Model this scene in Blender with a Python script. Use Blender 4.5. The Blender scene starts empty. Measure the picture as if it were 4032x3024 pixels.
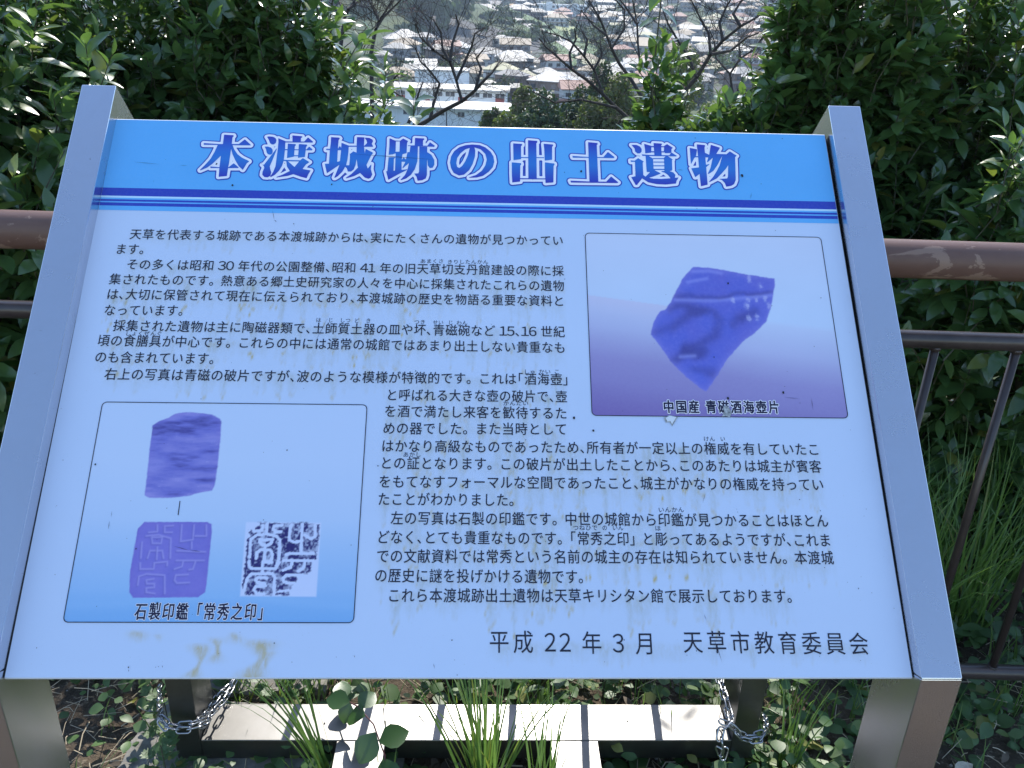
import bpy, bmesh, math, random
import numpy as np
from mathutils import Vector, Matrix
random.seed(7)
rng = np.random.default_rng(11)
SC = bpy.context.scene
COL = SC.collection
R = math.radians
# ------------------------------------------------------------------ camera, sky, sun, exposure
cam_d = bpy.data.cameras.new('camera')
cam = bpy.data.objects.new('camera', cam_d); COL.objects.link(cam)
cam_d.sensor_width = 36.0; cam_d.lens = 3450.0/4032*36; cam_d.clip_start = .05; cam_d.clip_end = 9000
M = Matrix(((0.999460791, 0.0328348497, 0), (0.0137338976, -0.418046445, 0.908321832), (0.0298246108, -0.907832056, -0.418271981)))
rx, dn, fw = M.col[0], M.col[1], M.col[2]
cam.matrix_world = Matrix(((rx[0], -dn[0], -fw[0], 0), (rx[1], -dn[1], -fw[1], 0), (rx[2], -dn[2], -fw[2], 1.5), (0, 0, 0, 1)))
SC.camera = cam
SUN_EL, SUN_AZ = R(41.5), R(2)      # the sun stands ahead of the camera, a little to the right
wd = bpy.data.worlds.new('World'); SC.world = wd; wd.use_nodes = True
nt = wd.node_tree; nt.nodes.clear()
sky = nt.nodes.new('ShaderNodeTexSky'); sky.sky_type = 'NISHITA'; sky.sun_disc = False
sky.sun_elevation = SUN_EL; sky.sun_rotation = SUN_AZ; sky.air_density = 1.0; sky.dust_density = .35; sky.ozone_density = 3.0
bgn = nt.nodes.new('ShaderNodeBackground'); bgn.inputs['Strength'].default_value = .15
wo = nt.nodes.new('ShaderNodeOutputWorld')
nt.links.new(sky.outputs[0], bgn.inputs[0]); nt.links.new(bgn.outputs[0], wo.inputs[0])
sl = bpy.data.lights.new('sun', 'SUN'); sl.energy = 3.2; sl.angle = R(.6); sl.color = (1, .95, .87)
sun = bpy.data.objects.new('sun', sl); COL.objects.link(sun)
sdir = Vector((math.sin(SUN_AZ)*math.cos(SUN_EL), math.cos(SUN_AZ)*math.cos(SUN_EL), math.sin(SUN_EL)))
sun.rotation_euler = sdir.to_track_quat('Z', 'Y').to_euler(); sun.location = (0, 0, 40)
SC.view_settings.view_transform = 'Standard'; SC.view_settings.look = 'None'
SC.view_settings.gamma = 1; SC.view_settings.use_curve_mapping = False
SC.view_settings.exposure = 1.18
SC.render.engine = 'CYCLES'
SC.cycles.max_bounces = 8; SC.cycles.transparent_max_bounces = 6; SC.cycles.volume_bounces = 0
SC.cycles.use_denoising = True
# ------------------------------------------------------------------ measurements of the place
PANEL_O=(-0.5818,0.7791,0.7420)
EX=(0.99913,0.04140,0.00415)
EY=(-0.03280,0.72243,0.69066)
EN=(0.02560,-0.69020,0.72316)
PW,PH=1.0800,0.7970
# title characters: polygons on the panel, tenths of a millimetre from its lower left corner
TITLE=[('本',[[(1637,7725),(1774,7719),(1782,7703),(1766,7679),(1770,7534),(1768,7217),(1764,7146),(1762,6994),(1646,6977),(1637,7153),(1634,7356),(1640,7562)],[(1355,7567),(1585,7555),(1873,7563),(1953,7648),(2051,7552),(2049,7544),(1892,7540),(1359,7536)],[(1569,7550),(1557,7508),(1534,7415),(1491,7292),(1435,7199),(1361,7091),(1366,7081),(1460,7134),(1527,7201),(1585,7279),(1635,7351),(1646,7542)],[(1751,7555),(1781,7545),(1816,7464),(1876,7378),(1950,7318),(2053,7265),(2058,7255),(2028,7224),(1982,7106),(1916,7170),(1855,7270),(1800,7381),(1764,7493)],[(1503,7155),(1634,7145),(1772,7149),(1837,7219),(1917,7148),(1913,7136),(1770,7132),(1636,7131),(1509,7126)]],[]),
('渡',[[(2277,7705),(2308,7712),(2369,7706),(2406,7681),(2422,7645),(2418,7598),(2391,7569),(2361,7568),(2333,7590),(2311,7647)],[(2259,7526),(2310,7528),(2358,7508),(2384,7468),(2388,7427),(2374,7390),(2349,7383),(2319,7394),(2299,7424),(2285,7476)],[(2444,7498),(2436,7495),(2368,7365),(2283,7205),(2257,7204),(2281,7184),(2292,7149),(2274,7078),(2275,7028),(2309,6989),(2355,6985),(2394,7011),(2401,7071),(2377,7141),(2369,7181),(2394,7274),(2430,7428)],[(2446,7682),(2555,7633),(2565,7483),(2563,7278),(2546,7186),(2511,7104),(2459,7032),(2401,6989),(2394,7001),(2429,7082),(2453,7184),(2455,7357),(2457,7501),(2455,7614)],[(2521,7629),(2667,7628),(2837,7633),(2886,7709),(2965,7636),(2962,7617),(2549,7608)],[(2652,7739),(2795,7727),(2801,7707),(2782,7696),(2786,7628),(2663,7625)],[(2598,7589),(2713,7582),(2717,7564),(2704,7543),(2708,7358),(2608,7330),(2601,7484)],[(2760,7586),(2880,7579),(2886,7563),(2871,7532),(2869,7357),(2769,7339),(2766,7488)],[(2560,7488),(2883,7491),(2917,7543),(2968,7498),(2968,7478),(2562,7470)],[(2705,7383),(2773,7385),(2775,7367),(2707,7365)],[(2561,7298),(2806,7296),(2841,7336),(2944,7267),(2897,7225),(2853,7143),(2973,7120),(2945,7054),(2925,6983),(2839,7006),(2727,7049),(2645,7017),(2485,6985),(2484,6995),(2568,7035),(2671,7103),(2622,7178),(2601,7274),(2563,7278)]],[[(2626,7274),(2791,7275),(2732,7175)]]),
('城',[[(3230,7724),(3352,7717),(3362,7701),(3345,7670),(3347,7488),(3352,7273),(3233,7244),(3229,7485),(3234,7630)],[(3173,7511),(3346,7509),(3371,7566),(3405,7515),(3407,7492),(3175,7488)],[(3173,7243),(3233,7246),(3353,7278),(3394,7299),(3386,7228),(3311,7160),(3216,7077)],[(3393,7624),(3503,7577),(3507,7461),(3502,7338),(3488,7225),(3441,7112),(3379,7030),(3335,6997),(3330,7007),(3364,7131),(3390,7233),(3396,7458)],[(3478,7576),(3619,7578),(3735,7579),(3767,7618),(3775,7634),(3764,7675),(3742,7711),(3726,7727),(3804,7723),(3853,7693),(3861,7662),(3844,7617),(3868,7574),(3863,7563),(3505,7556)],[(3618,7734),(3727,7732),(3731,7570),(3748,7467),(3768,7303),(3810,7172),(3860,7255),(3857,7163),(3883,7072),(3861,7011),(3829,6996),(3777,7014),(3704,7093),(3659,7209),(3633,7361),(3622,7568)],[(3530,7426),(3551,7444),(3577,7475),(3627,7454),(3636,7382),(3628,7239),(3607,7157),(3568,7115),(3521,7114),(3505,7165),(3477,7199),(3488,7225),(3535,7226),(3535,7390)],[(3759,7524),(3870,7460),(3871,7445),(3851,7418),(3811,7304),(3778,7212),(3696,7088),(3615,7036),(3504,6993),(3499,7003),(3579,7075),(3665,7189),(3726,7302),(3752,7436)]],[]),
('跡',[[(4106,7726),(4167,7696),(4203,7682),(4207,7484),(4213,7458),(4171,7437),(4107,7425),(4111,7580)],[(4194,7687),(4267,7683),(4311,7726),(4388,7681),(4372,7649),(4372,7587),(4374,7463),(4308,7440),(4214,7438),(4207,7484),(4267,7486),(4263,7673),(4203,7671)],[(4213,7448),(4312,7440),(4305,7317),(4312,7154),(4215,7141),(4212,7376)],[(4109,7384),(4212,7386),(4188,7355),(4193,7146),(4101,7128)],[(4296,7332),(4312,7348),(4332,7384),(4363,7354),(4365,7308),(4305,7307)],[(4084,7133),(4215,7146),(4396,7176),(4388,7161),(4264,7082),(4174,7019),(4125,6983)],[(4490,7742),(4628,7735),(4629,7714),(4610,7698),(4613,7604),(4680,7605),(4717,7669),(4791,7608),(4784,7587),(4387,7593),(4387,7603),(4490,7606)],[(4426,7588),(4538,7591),(4540,7323),(4507,7179),(4451,7076),(4386,7014),(4311,6982),(4306,6992),(4366,7074),(4400,7176),(4417,7289),(4327,7190),(4323,7200),(4365,7318),(4384,7478),(4418,7484)],[(4560,7587),(4677,7584),(4680,7491),(4689,7082),(4674,7021),(4624,6989),(4557,6978),(4537,7048),(4501,7103),(4561,7107),(4572,7140)],[(4680,7491),(4746,7441),(4791,7349),(4794,7267),(4770,7211),(4728,7205),(4701,7245),(4683,7388)]],[]),
('の',[[(5352,7644),(5465,7637),(5552,7597),(5631,7521),(5674,7439),(5688,7337),(5667,7244),(5607,7161),(5522,7087),(5429,7055),(5318,7047),(5318,7057),(5420,7100),(5504,7178),(5555,7272),(5576,7375),(5553,7478),(5483,7559),(5387,7593),(5401,7536),(5398,7432),(5366,7298),(5316,7184),(5240,7101),(5164,7084),(5086,7128),(5046,7208),(5026,7310),(5041,7423),(5086,7518),(5162,7592),(5257,7631)]],[[(5317,7581),(5250,7553),(5182,7484),(5132,7395),(5121,7302),(5135,7236),(5166,7216),(5208,7253),(5253,7336),(5294,7450)]]),
('出',[[(5973,7681),(6108,7674),(6108,7653),(6091,7632),(6091,7398),(5977,7375)],[(5951,7338),(6090,7326),(6093,7305),(6078,7285),(6074,6999),(5958,6981),(5952,7128)],[(6199,7745),(6336,7736),(6340,7712),(6325,7691),(6323,7061),(6198,7058)],[(6435,7686),(6578,7676),(6579,7655),(6563,7634),(6558,7399),(6448,7381),(6443,7594)],[(6450,7350),(6590,7333),(6594,7313),(6579,7287),(6570,6996),(6454,6983),(6448,7130)],[(6089,7436),(6440,7441),(6440,7426),(6089,7419)],[(6074,7060),(6449,7064),(6449,7047),(6074,7040)]],[]),
('土',[[(7114,7733),(7254,7721),(7261,7703),(7244,7684),(7244,7568),(7243,7023),(7111,7020)],[(6866,7477),(7114,7463),(7336,7466),(7410,7562),(7505,7471),(7497,7452),(6874,7444)],[(6824,7033),(7107,7025),(7361,7027),(7439,7121),(7542,7020),(7529,7007),(6836,7000)]],[]),
('遺',[[(7776,7700),(7851,7702),(7903,7674),(7928,7628),(7924,7580),(7896,7548),(7860,7547),(7827,7578),(7821,7636)],[(7971,7724),(8080,7690),(8071,7574),(8063,7563),(7979,7550),(7979,7629)],[(8118,7743),(8241,7736),(8245,7720),(8230,7699),(8227,7520),(8117,7517)],[(8278,7695),(8325,7728),(8408,7663),(8385,7639),(8381,7587),(8366,7566),(8283,7561),(8267,7594)],[(8071,7686),(8282,7687),(8281,7670),(8069,7665)],[(8065,7591),(8276,7595),(8275,7576),(8064,7570)],[(7923,7531),(8061,7524),(8346,7525),(8380,7578),(8460,7518),(8446,7507),(8024,7503),(7932,7504)],[(7981,7503),(8033,7500),(8092,7459),(8088,7257),(8189,7198),(8184,7188),(8072,7134),(8001,7110),(7940,7110),(8033,7215),(7981,7214),(7980,7317)],[(8260,7479),(8292,7511),(8327,7504),(8389,7451),(8379,7435),(8372,7264),(8366,7249),(8326,7238),(8382,7218),(8413,7173),(8401,7121),(8369,7095),(8335,7110),(8300,7170),(8250,7210),(8203,7224),(8208,7235),(8252,7241)],[(8092,7467),(8259,7471),(8258,7454),(8091,7450)],[(8093,7404),(8255,7408),(8254,7391),(8092,7387)],[(8089,7337),(8255,7341),(8254,7323),(8088,7319)],[(8089,7273),(8253,7277),(8252,7256),(8088,7252)],[(7748,7417),(7809,7414),(7866,7461),(7948,7401),(7930,7383),(7926,7161),(7967,7121),(8070,7098),(8191,7096),(8331,7110),(8458,7128),(8423,7071),(8411,7020),(8254,6998),(8115,7003),(7996,7030),(7905,7099),(7821,6981),(7803,6980),(7741,7118),(7807,7133),(7813,7395),(7751,7389)]],[]),
('物',[[(8669,7668),(8778,7644),(8756,7534),(8716,7470),(8664,7370),(8665,7500)],[(8742,7521),(8790,7519),(8788,7500),(8718,7498)],[(8781,7736),(8904,7727),(8909,7706),(8896,7684),(8894,7506),(8892,7318),(8888,7011),(8785,6980),(8781,7192),(8784,7503)],[(8897,7584),(8955,7549),(8951,7502),(8890,7500)],[(8663,7297),(8773,7315),(8887,7365),(8954,7384),(8878,7308),(8782,7202),(8711,7139)],[(8998,7734),(9131,7685),(9130,7674),(9067,7568),(9226,7566),(9280,7620),(9379,7544),(9352,7517),(9338,7309),(9321,7102),(9289,7030),(9243,6999),(9167,6982),(9152,7047),(9113,7097),(9071,7117),(9194,7128),(9210,7161),(9232,7368),(9193,7305),(9114,7210),(9037,7126),(8917,7054),(8914,7064),(8987,7156),(9049,7260),(9102,7365),(9163,7549),(9067,7364),(8996,7259),(8917,7200),(8909,7211),(8957,7310),(9008,7498),(8922,7412),(8914,7423),(8962,7570)]],[])]
# L [674.6, 661.3, 654.3, 652.1, 650.0, 644.7, 637.4] R [677.4, 663.5, 658.6, 654.3, 652.1, 646.7, 639.1]
STRIPES=[676.0, 662.4, 656.5, 653.2, 651.0, 645.7, 638.2]
LINES=[('天草を代表する城跡である本渡城跡からは、実にたくさんの遺物が見つかってい',509,5991,6702,6008,'b'),
('ます。',346,5745,761,5749,'b'),
('その多くは昭和 30 年代の公園整備、昭和 41 年の旧天草切支丹館建設の際に採',537,5505,6696,5510,'b'),
('集されたものです。熱意ある郷土史研究家の人々を中心に採集されたこれらの遺物',339,5266,6697,5270,'b'),
('は、大切に保管されて現在に伝えられており、本渡城跡の歴史を物語る重要な資料と',342,5033,6694,5030,'b'),
('なっています。',346,4786,1433,4797,'b'),
('採集された遺物は主に陶磁器類で、土師質土器の皿や坏、青磁碗など 15、16 世紀',508,4555,6689,4553,'b'),
('頃の食膳具が中心です。これらの中には通常の城館ではあまり出土しない貴重なも',336,4330,6693,4313,'b'),
('のも含まれています。',341,4086,1941,4082,'b'),
('右上の写真は青磁の破片ですが、波のような模様が特徴的です。これは「酒海壺」',509,3841,6715,3840,'b'),
('と呼ばれる大きな壺の破片で、壺',4255,3589,6696,3592,'b'),
('を酒で満たし来客を歓待するた',4243,3359,6690,3353,'b'),
('めの器でした。また当時として',4237,3119,6684,3131,'b'),
('はかなり高級なものであったため、所有者が一定以上の権威を有していたこ',4231,2876,10047,2881,'b'),
('との証となります。この破片が出土したことから、このあたりは城主が賓客',4225,2644,10040,2644,'b'),
('をもてなすフォーマルな空間であったこと、城主がかなりの権威を持ってい',4221,2396,10038,2399,'b'),
('たことがわかりました。',4221,2165,5979,2165,'b'),
('左の写真は石製の印鑑です。中世の城館から印鑑が見つかることはほとん',4398,1920,10034,1919,'b'),
('どなく、とても貴重なものです。「常秀之印」と彫ってあるようですが、これま',4236,1677,10035,1667,'b'),
('での文献資料では常秀という名前の城主の存在は知られていません。本渡城',4243,1439,10034,1443,'b'),
('の歴史に謎を投げかける遺物です。',4234,1199,6843,1192,'b'),
('これら本渡城跡出土遺物は天草キリシタン館で展示しております。',4405,958,9446,962,'b'),
('しゅ',6105,3948,6269,3950,'r'),
('かい',6307,3951,6477,3953,'r'),
('こ',6515,3953,6604,3955,'r'),
('かんたい',5822,3488,6170,3492,'r'),
('けん',8491,3014,8653,3015,'r'),
('い',8715,3016,8790,3017,'r'),
('あかし',4520,2759,4760,2761,'r'),
('いんかん',7822,2050,8165,2053,'r'),
('つねひで',6715,1809,7035,1811,'r'),
('の',7088,1811,7159,1812,'r'),
('いん',7219,1812,7367,1813,'r'),
('ほ',7765,1809,7848,1810,'r'),
('あまくさ',4639,5631,4982,5638,'r'),
('きりしたんかん',5024,5627,5617,5639,'r'),
('は',3240,4682,3319,4683,'r'),
('じ',3410,4681,3482,4682,'r'),
('しつ',3568,4680,3722,4683,'r'),
('ど',3766,4680,3842,4681,'r'),
('き',3924,4682,4003,4683,'r'),
('つき',4588,4672,4753,4674,'r'),
('せい',4848,4669,5001,4671,'r'),
('じ',5061,4669,5134,4670,'r'),
('わん',5175,4667,5334,4669,'r'),
('しょくぜんぐ',689,4438,1190,4445,'r'),
('平成 22 年 3 月\u3000天草市教育委員会',5637,412,10343,390,'s'),
('石製印鑑「常秀之印」',1379,758,3016,757,'c'),
('中国産 青磁酒海壺片',7971,3462,9577,3473,'w')]
BOX_R=[(7021,6117),(10491,6138),(10478,3334),(7016,3325)]
BOX_L=[(561,3441),(4018,3441),(4011,629),(558,640)]
HORIZON_R=[(7031,5129),(8002,4998),(9507,4749),(10457,4637)]
SHARD=[(8559,5613),(8814,5598),(9046,5561),(9319,5500),(9536,5471),(9724,5442),(9719,5335),(9668,5140),(9610,4947),(9531,4756),(9355,4581),(9215,4478),(9106,4376),(8916,4160),(8769,3932),(8587,3685),(8489,3751),(8333,3897),(8127,4127),(8052,4270),(7937,4444),(7878,4528),(7933,4731),(8037,4898),(8109,4915),(8189,5035),(8256,5164),(8407,5442)]
SHARD_DARK=[[(8269,5148),(8558,5137),(8847,5134),(9214,5181),(9685,5229)],[(8153,4923),(8302,5005),(8475,5000),(8642,4931),(8782,4886),(8841,4745),(8794,4542),(8569,4399),(8368,4350)],[(7914,4528),(8161,4625),(8342,4769),(8495,4897),(8639,4892)],[(9038,4701),(9149,4813),(9374,4904)],[(8423,3973),(8701,3961)],[(8364,4304),(8603,4293)],[(8184,4150),(8360,4243),(8557,4246)]]
SHARD_LIGHT=[[(8264,5076),(8841,5070),(9650,5172)],[(8546,5535),(8781,5548),(8954,5518)],[(8459,5362),(8741,5424)],[(8272,4197),(8470,4215)]]
SHARD_FLECK=[(9356,5427),(9297,5070),(9430,5096),(9550,5122),(9298,4800),(9408,4817),(9595,5011),(9283,5006),(9088,5082),(9505,5315)]
STONE=[(1250,3121),(1320,3181),(1439,3233),(1526,3294),(1682,3316),(1875,3301),(2005,3282),(2108,3223),(2132,3190),(2146,2962),(2155,2565),(2151,2338),(2122,2261),(1979,2233),(1861,2192),(1620,2159),(1360,2157),(1287,2188),(1281,2380),(1260,2787)]
SEAL=[(1337,1851),(2118,1855),(2170,1825),(2185,1739),(2200,1074),(2196,986),(2115,927),(1338,917),(1286,983),(1254,1219),(1267,1765)]
TICK=[(1736,2120),(1746,2120),(1748,1939),(1736,1939)]
SEAL_GROOVES=[[(1502,1813),(1514,1728),(1410,1719)],[(1699,1806),(1595,1798),(1606,1721),(1696,1721)],[(1345,1596),(1360,1399)],[(1386,1673),(1535,1689),(1692,1644),(1718,1401)],[(1456,1658),(1584,1659),(1580,1582),(1475,1582),(1456,1658)],[(1442,1400),(1458,1490),(1608,1491),(1636,1401)],[(1542,1536),(1556,1385)],[(1362,1339),(1373,1264),(1536,1265),(1533,1340),(1687,1356),(1693,1311)],[(1373,1071),(1372,1175),(1456,1205),(1680,1191),(1712,970)],[(1554,1146),(1467,1131),(1481,1087),(1570,1087),(1576,1043),(1481,1035),(1489,984),(1594,969)],[(1804,1815),(1817,1607),(1965,1630),(1956,1815)],[(2108,1816),(2125,1677),(1989,1677)],[(1954,1600),(1964,1523)],[(1788,1492),(2135,1479)],[(1797,1371),(2133,1373)],[(1881,1356),(1874,1296),(1789,1266)],[(2030,1357),(2012,1267),(1968,1259)],[(1961,1200),(1814,1192),(1807,1132),(1842,1095),(1989,1103)]]
STAMP=[(2595,1856),(3535,1855),(3545,938),(2621,941)]
STAMP_DARK=[(2750,1854),(3060,1849),(3328,1854),(3516,1830),(3517,1642),(3509,1394),(3465,1353),(3453,1245),(3415,1214),(3287,1210),(3288,1123),(3239,1076),(3230,1023),(3204,1016),(3216,953),(2696,955),(2634,1034),(2641,1214),(2636,1417),(2636,1637),(2672,1679),(2638,1741),(2683,1769)]
STAMP_LINES=[[(2808,1819),(2802,1749),(2707,1742),(2687,1797),(2752,1833)],[(2861,1840),(2861,1708)],[(3048,1821),(2947,1806),(2941,1764),(2974,1733),(3043,1737)],[(2686,1418),(2677,1637),(2746,1693),(2868,1704),(2993,1681),(3039,1625),(3048,1385),(3022,1310)],[(2792,1638),(2789,1603),(2827,1569),(2882,1563),(2927,1583),(2949,1639)],[(2792,1638),(2861,1631),(2942,1639)],[(2865,1562),(2872,1385)],[(2769,1404),(2769,1473),(2819,1511),(2928,1508),(2960,1460),(2960,1385)],[(2685,1370),(2696,1296),(2735,1275),(3018,1277),(3052,1351)],[(2861,1229),(2855,1357),(2963,1354)],[(2653,981),(2687,1161),(2735,1211),(2984,1216),(3018,1169),(3029,956)],[(2922,1162),(2814,1168),(2790,1135),(2813,1108),(2902,1095),(2914,1068),(2798,1058),(2783,1015),(2820,975),(2908,969)],[(3165,1828),(3150,1765),(3155,1633),(3219,1606),(3286,1616)],[(3302,1829),(3311,1489)],[(3461,1823),(3473,1676),(3420,1648),(3342,1690)],[(3131,1451),(3177,1464),(3469,1466)],[(3104,1375),(3477,1377)],[(3219,1372),(3199,1291),(3115,1257)],[(3368,1373),(3362,1285),(3298,1244)],[(3477,1367),(3483,1218)],[(3322,1200),(3161,1196),(3123,1163),(3134,1116),(3183,1103),(3263,1103)],[(3085,996),(3204,1016)]]
SCRATCHES=[([(3496,7428),(4869,7351)],14),([(352,7206),(771,7171)],9),([(1052,7162),(1171,7158)],8),([(2482,6423),(2522,6260)],10),([(2522,6260),(2559,6224)],16),([(9536,6886),(9510,6771)],9),([(3423,4759),(3245,4305)],10),([(917,1990),(921,1897)],7),([(908,1862),(909,1746)],11),([(8403,461),(8483,166)],13),([(8456,2281),(8406,2137)],9),([(8306,745),(8332,658)],9),([(9639,3610),(9868,3593)],8),([(10019,3615),(10021,3429)],9),([(8450,7264),(8537,7256)],12),([(4996,160),(5013,97)],10),([(1417,91),(1424,62)],10),([(1726,116),(1733,111)],20),([(1758,119),(1768,116)],20),([(1803,136),(1810,108)],12),([(4044,253),(4061,224)],12),([(1743,1545),(1946,1490)],10),([(1946,1490),(2089,1481)],11)]
DOTS=[(9041,5348,5),(8736,4195,3),(8876,3590,6),(9643,3683,6),(6992,7200,6),(3301,6883,4),(1862,6834,5),(1590,7201,4),(6774,3285,6),(7026,3109,5),(1229,4481,3),(1641,850,5),(9427,7182,8),(609,2588,4)]
DRIPS=[(1422,549,72,180),(1685,507,56,132),(2181,402,80,540),(2368,466,88,360),(2579,530,180,180),(2894,445,120,780),(2948,339,88,360),(3481,1033,80,480),(1759,1914,40,72)]
CHIP_A=[(7957,3306),(8055,3357),(8195,3325),(8149,3259),(8089,3166),(8054,3241),(7990,3224)]
CHIP_B=[(8793,3465),(8842,3483),(8886,3440),(8906,3383),(8874,3316),(8812,3332),(8764,3325),(8801,3382)]
BARE_TREES=[[[(-1.057, 6.5, 1.01), (-1.06, 6.6, 1.056), (-1.049, 6.7, 1.157), (-1.002, 6.55, 1.217), (-0.97, 6.65, 1.277), (-0.885, 6.5, 1.384)], [(-0.994, 6.5, 1.22), (-1.067, 6.6, 1.327), (-1.119, 6.7, 1.406)], [(-1.018, 6.5, 1.168), (-0.981, 6.6, 1.237), (-0.891, 6.7, 1.33), (-0.815, 6.55, 1.386)]],
[[(-1.178, 6.0, 1.042), (-1.169, 6.1, 1.181), (-1.168, 6.2, 1.265), (-1.08, 6.05, 1.347), (-1.075, 6.15, 1.393)], [(-1.13, 6.0, 1.272), (-1.182, 6.1, 1.334), (-1.209, 6.2, 1.379)], [(-1.114, 6.0, 1.301), (-1.037, 6.1, 1.367)]],
[[(-1.009, 7.5, 0.299), (-0.803, 7.6, 0.396), (-0.663, 7.7, 0.478), (-0.49, 7.55, 0.58), (-0.39, 7.65, 0.655), (-0.305, 7.5, 0.755), (-0.244, 7.6, 0.809), (-0.183, 7.7, 0.903)], [(-0.487, 7.5, 0.586), (-0.541, 7.6, 0.738), (-0.602, 7.7, 0.871), (-0.726, 7.55, 0.971), (-0.84, 7.65, 1.059), (-0.86, 7.5, 1.162)], [(-0.534, 7.5, 0.748), (-0.482, 7.6, 0.864), (-0.423, 7.7, 0.995), (-0.39, 7.55, 1.102), (-0.318, 7.65, 1.148)], [(-0.722, 7.5, 0.975), (-0.783, 7.6, 1.039), (-0.766, 7.7, 1.12)], [(-0.586, 7.5, 0.888), (-0.574, 7.6, 1.021), (-0.53, 7.7, 1.163), (-0.545, 7.55, 1.24)], [(-0.752, 7.5, 0.437), (-0.721, 7.6, 0.58), (-0.689, 7.7, 0.698), (-0.754, 7.55, 0.811), (-0.843, 7.65, 0.874), (-0.863, 7.5, 0.982)], [(-0.382, 7.5, 0.671), (-0.337, 7.6, 0.832), (-0.382, 7.7, 0.909), (-0.311, 7.55, 0.996)], [(-0.586, 7.5, 0.888), (-0.653, 7.6, 0.982), (-0.674, 7.7, 1.098), (-0.725, 7.55, 1.199)]],
[[(-0.89, 7.0, 0.43), (-0.838, 7.1, 0.539), (-0.809, 7.2, 0.672), (-0.756, 7.05, 0.773)], [(-0.826, 7.0, 0.552), (-0.935, 7.1, 0.656), (-1.023, 7.2, 0.69), (-0.975, 7.05, 0.801), (-0.925, 7.15, 0.829)], [(-0.922, 7.0, 0.668), (-1.012, 7.1, 0.593)]],
[[(1.24, 8.5, 0.201), (1.034, 8.6, 0.334), (0.907, 8.7, 0.427), (0.762, 8.55, 0.557), (0.612, 8.65, 0.67), (0.448, 8.5, 0.778), (0.329, 8.6, 0.864), (0.208, 8.7, 0.951), (0.143, 8.55, 1.027)], [(0.758, 8.5, 0.563), (0.661, 8.6, 0.776), (0.571, 8.7, 0.878), (0.437, 8.55, 1.008), (0.321, 8.65, 1.054), (0.198, 8.5, 1.085)], [(0.558, 8.5, 0.892), (0.585, 8.6, 1.024), (0.527, 8.7, 1.113)], [(0.448, 8.5, 0.778), (0.43, 8.6, 0.908), (0.487, 8.7, 1.029), (0.459, 8.55, 1.118)], [(0.886, 8.5, 0.452), (0.559, 8.6, 0.502), (0.323, 8.7, 0.453), (0.103, 8.55, 0.565)], [(0.653, 8.5, 0.784), (0.727, 8.6, 0.89), (0.711, 8.7, 1.022)]],
[[(0.948, 7.0, 0.679), (0.834, 7.1, 0.841), (0.75, 7.2, 0.935), (0.664, 7.05, 1.059), (0.63, 7.15, 1.142), (0.562, 7.0, 1.259), (0.49, 7.1, 1.363), (0.456, 7.2, 1.426)], [(0.66, 7.0, 1.062), (0.755, 7.1, 1.194), (0.754, 7.2, 1.324), (0.649, 7.05, 1.412)], [(0.888, 7.0, 0.933), (0.868, 7.1, 1.084), (0.86, 7.2, 1.226), (0.8, 7.05, 1.373), (0.8, 7.15, 1.437)], [(0.836, 7.0, 1.234), (0.768, 7.1, 1.327), (0.699, 7.2, 1.411)], [(0.617, 7.0, 1.15), (0.525, 7.1, 1.209), (0.427, 7.2, 1.314)]],
[[(1.181, 7.5, 0.437), (1.278, 7.6, 0.624), (1.449, 7.7, 0.813), (1.513, 7.55, 1.004), (1.619, 7.65, 1.108), (1.713, 7.5, 1.223), (1.852, 7.6, 1.288), (1.966, 7.7, 1.353)], [(1.503, 7.5, 1.008), (1.489, 7.6, 1.159), (1.423, 7.7, 1.271), (1.294, 7.55, 1.426)], [(1.411, 7.5, 0.831), (1.355, 7.6, 0.969), (1.273, 7.7, 1.081), (1.15, 7.55, 1.217), (1.112, 7.65, 1.316)], [(1.588, 7.5, 1.115), (1.564, 7.6, 1.24), (1.625, 7.7, 1.356), (1.637, 7.55, 1.449)], [(1.503, 7.5, 1.008), (1.676, 7.6, 1.033), (1.827, 7.7, 1.138), (1.871, 7.55, 1.174)], [(1.713, 7.5, 1.223), (1.667, 7.6, 1.308), (1.733, 7.7, 1.398), (1.747, 7.55, 1.452)]],
[[(2.213, 9.0, 0.284), (2.1, 9.1, 0.502), (2.057, 9.2, 0.723), (2.106, 9.05, 0.883), (2.255, 9.15, 0.961), (2.323, 9.0, 1.16), (2.392, 9.1, 1.313)], [(2.012, 9.0, 0.74), (1.879, 9.1, 0.872), (1.862, 9.2, 1.026), (1.767, 9.05, 1.141)], [(2.094, 9.0, 0.886), (2.081, 9.1, 1.022), (2.171, 9.2, 1.147)], [(2.077, 9.0, 0.513), (2.206, 9.1, 0.736), (2.394, 9.2, 0.799), (2.479, 9.05, 0.895), (2.535, 9.15, 1.033)], [(2.493, 9.0, 1.041), (2.574, 9.1, 1.226), (2.678, 9.2, 1.381), (2.687, 9.05, 1.461)]]]
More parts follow.
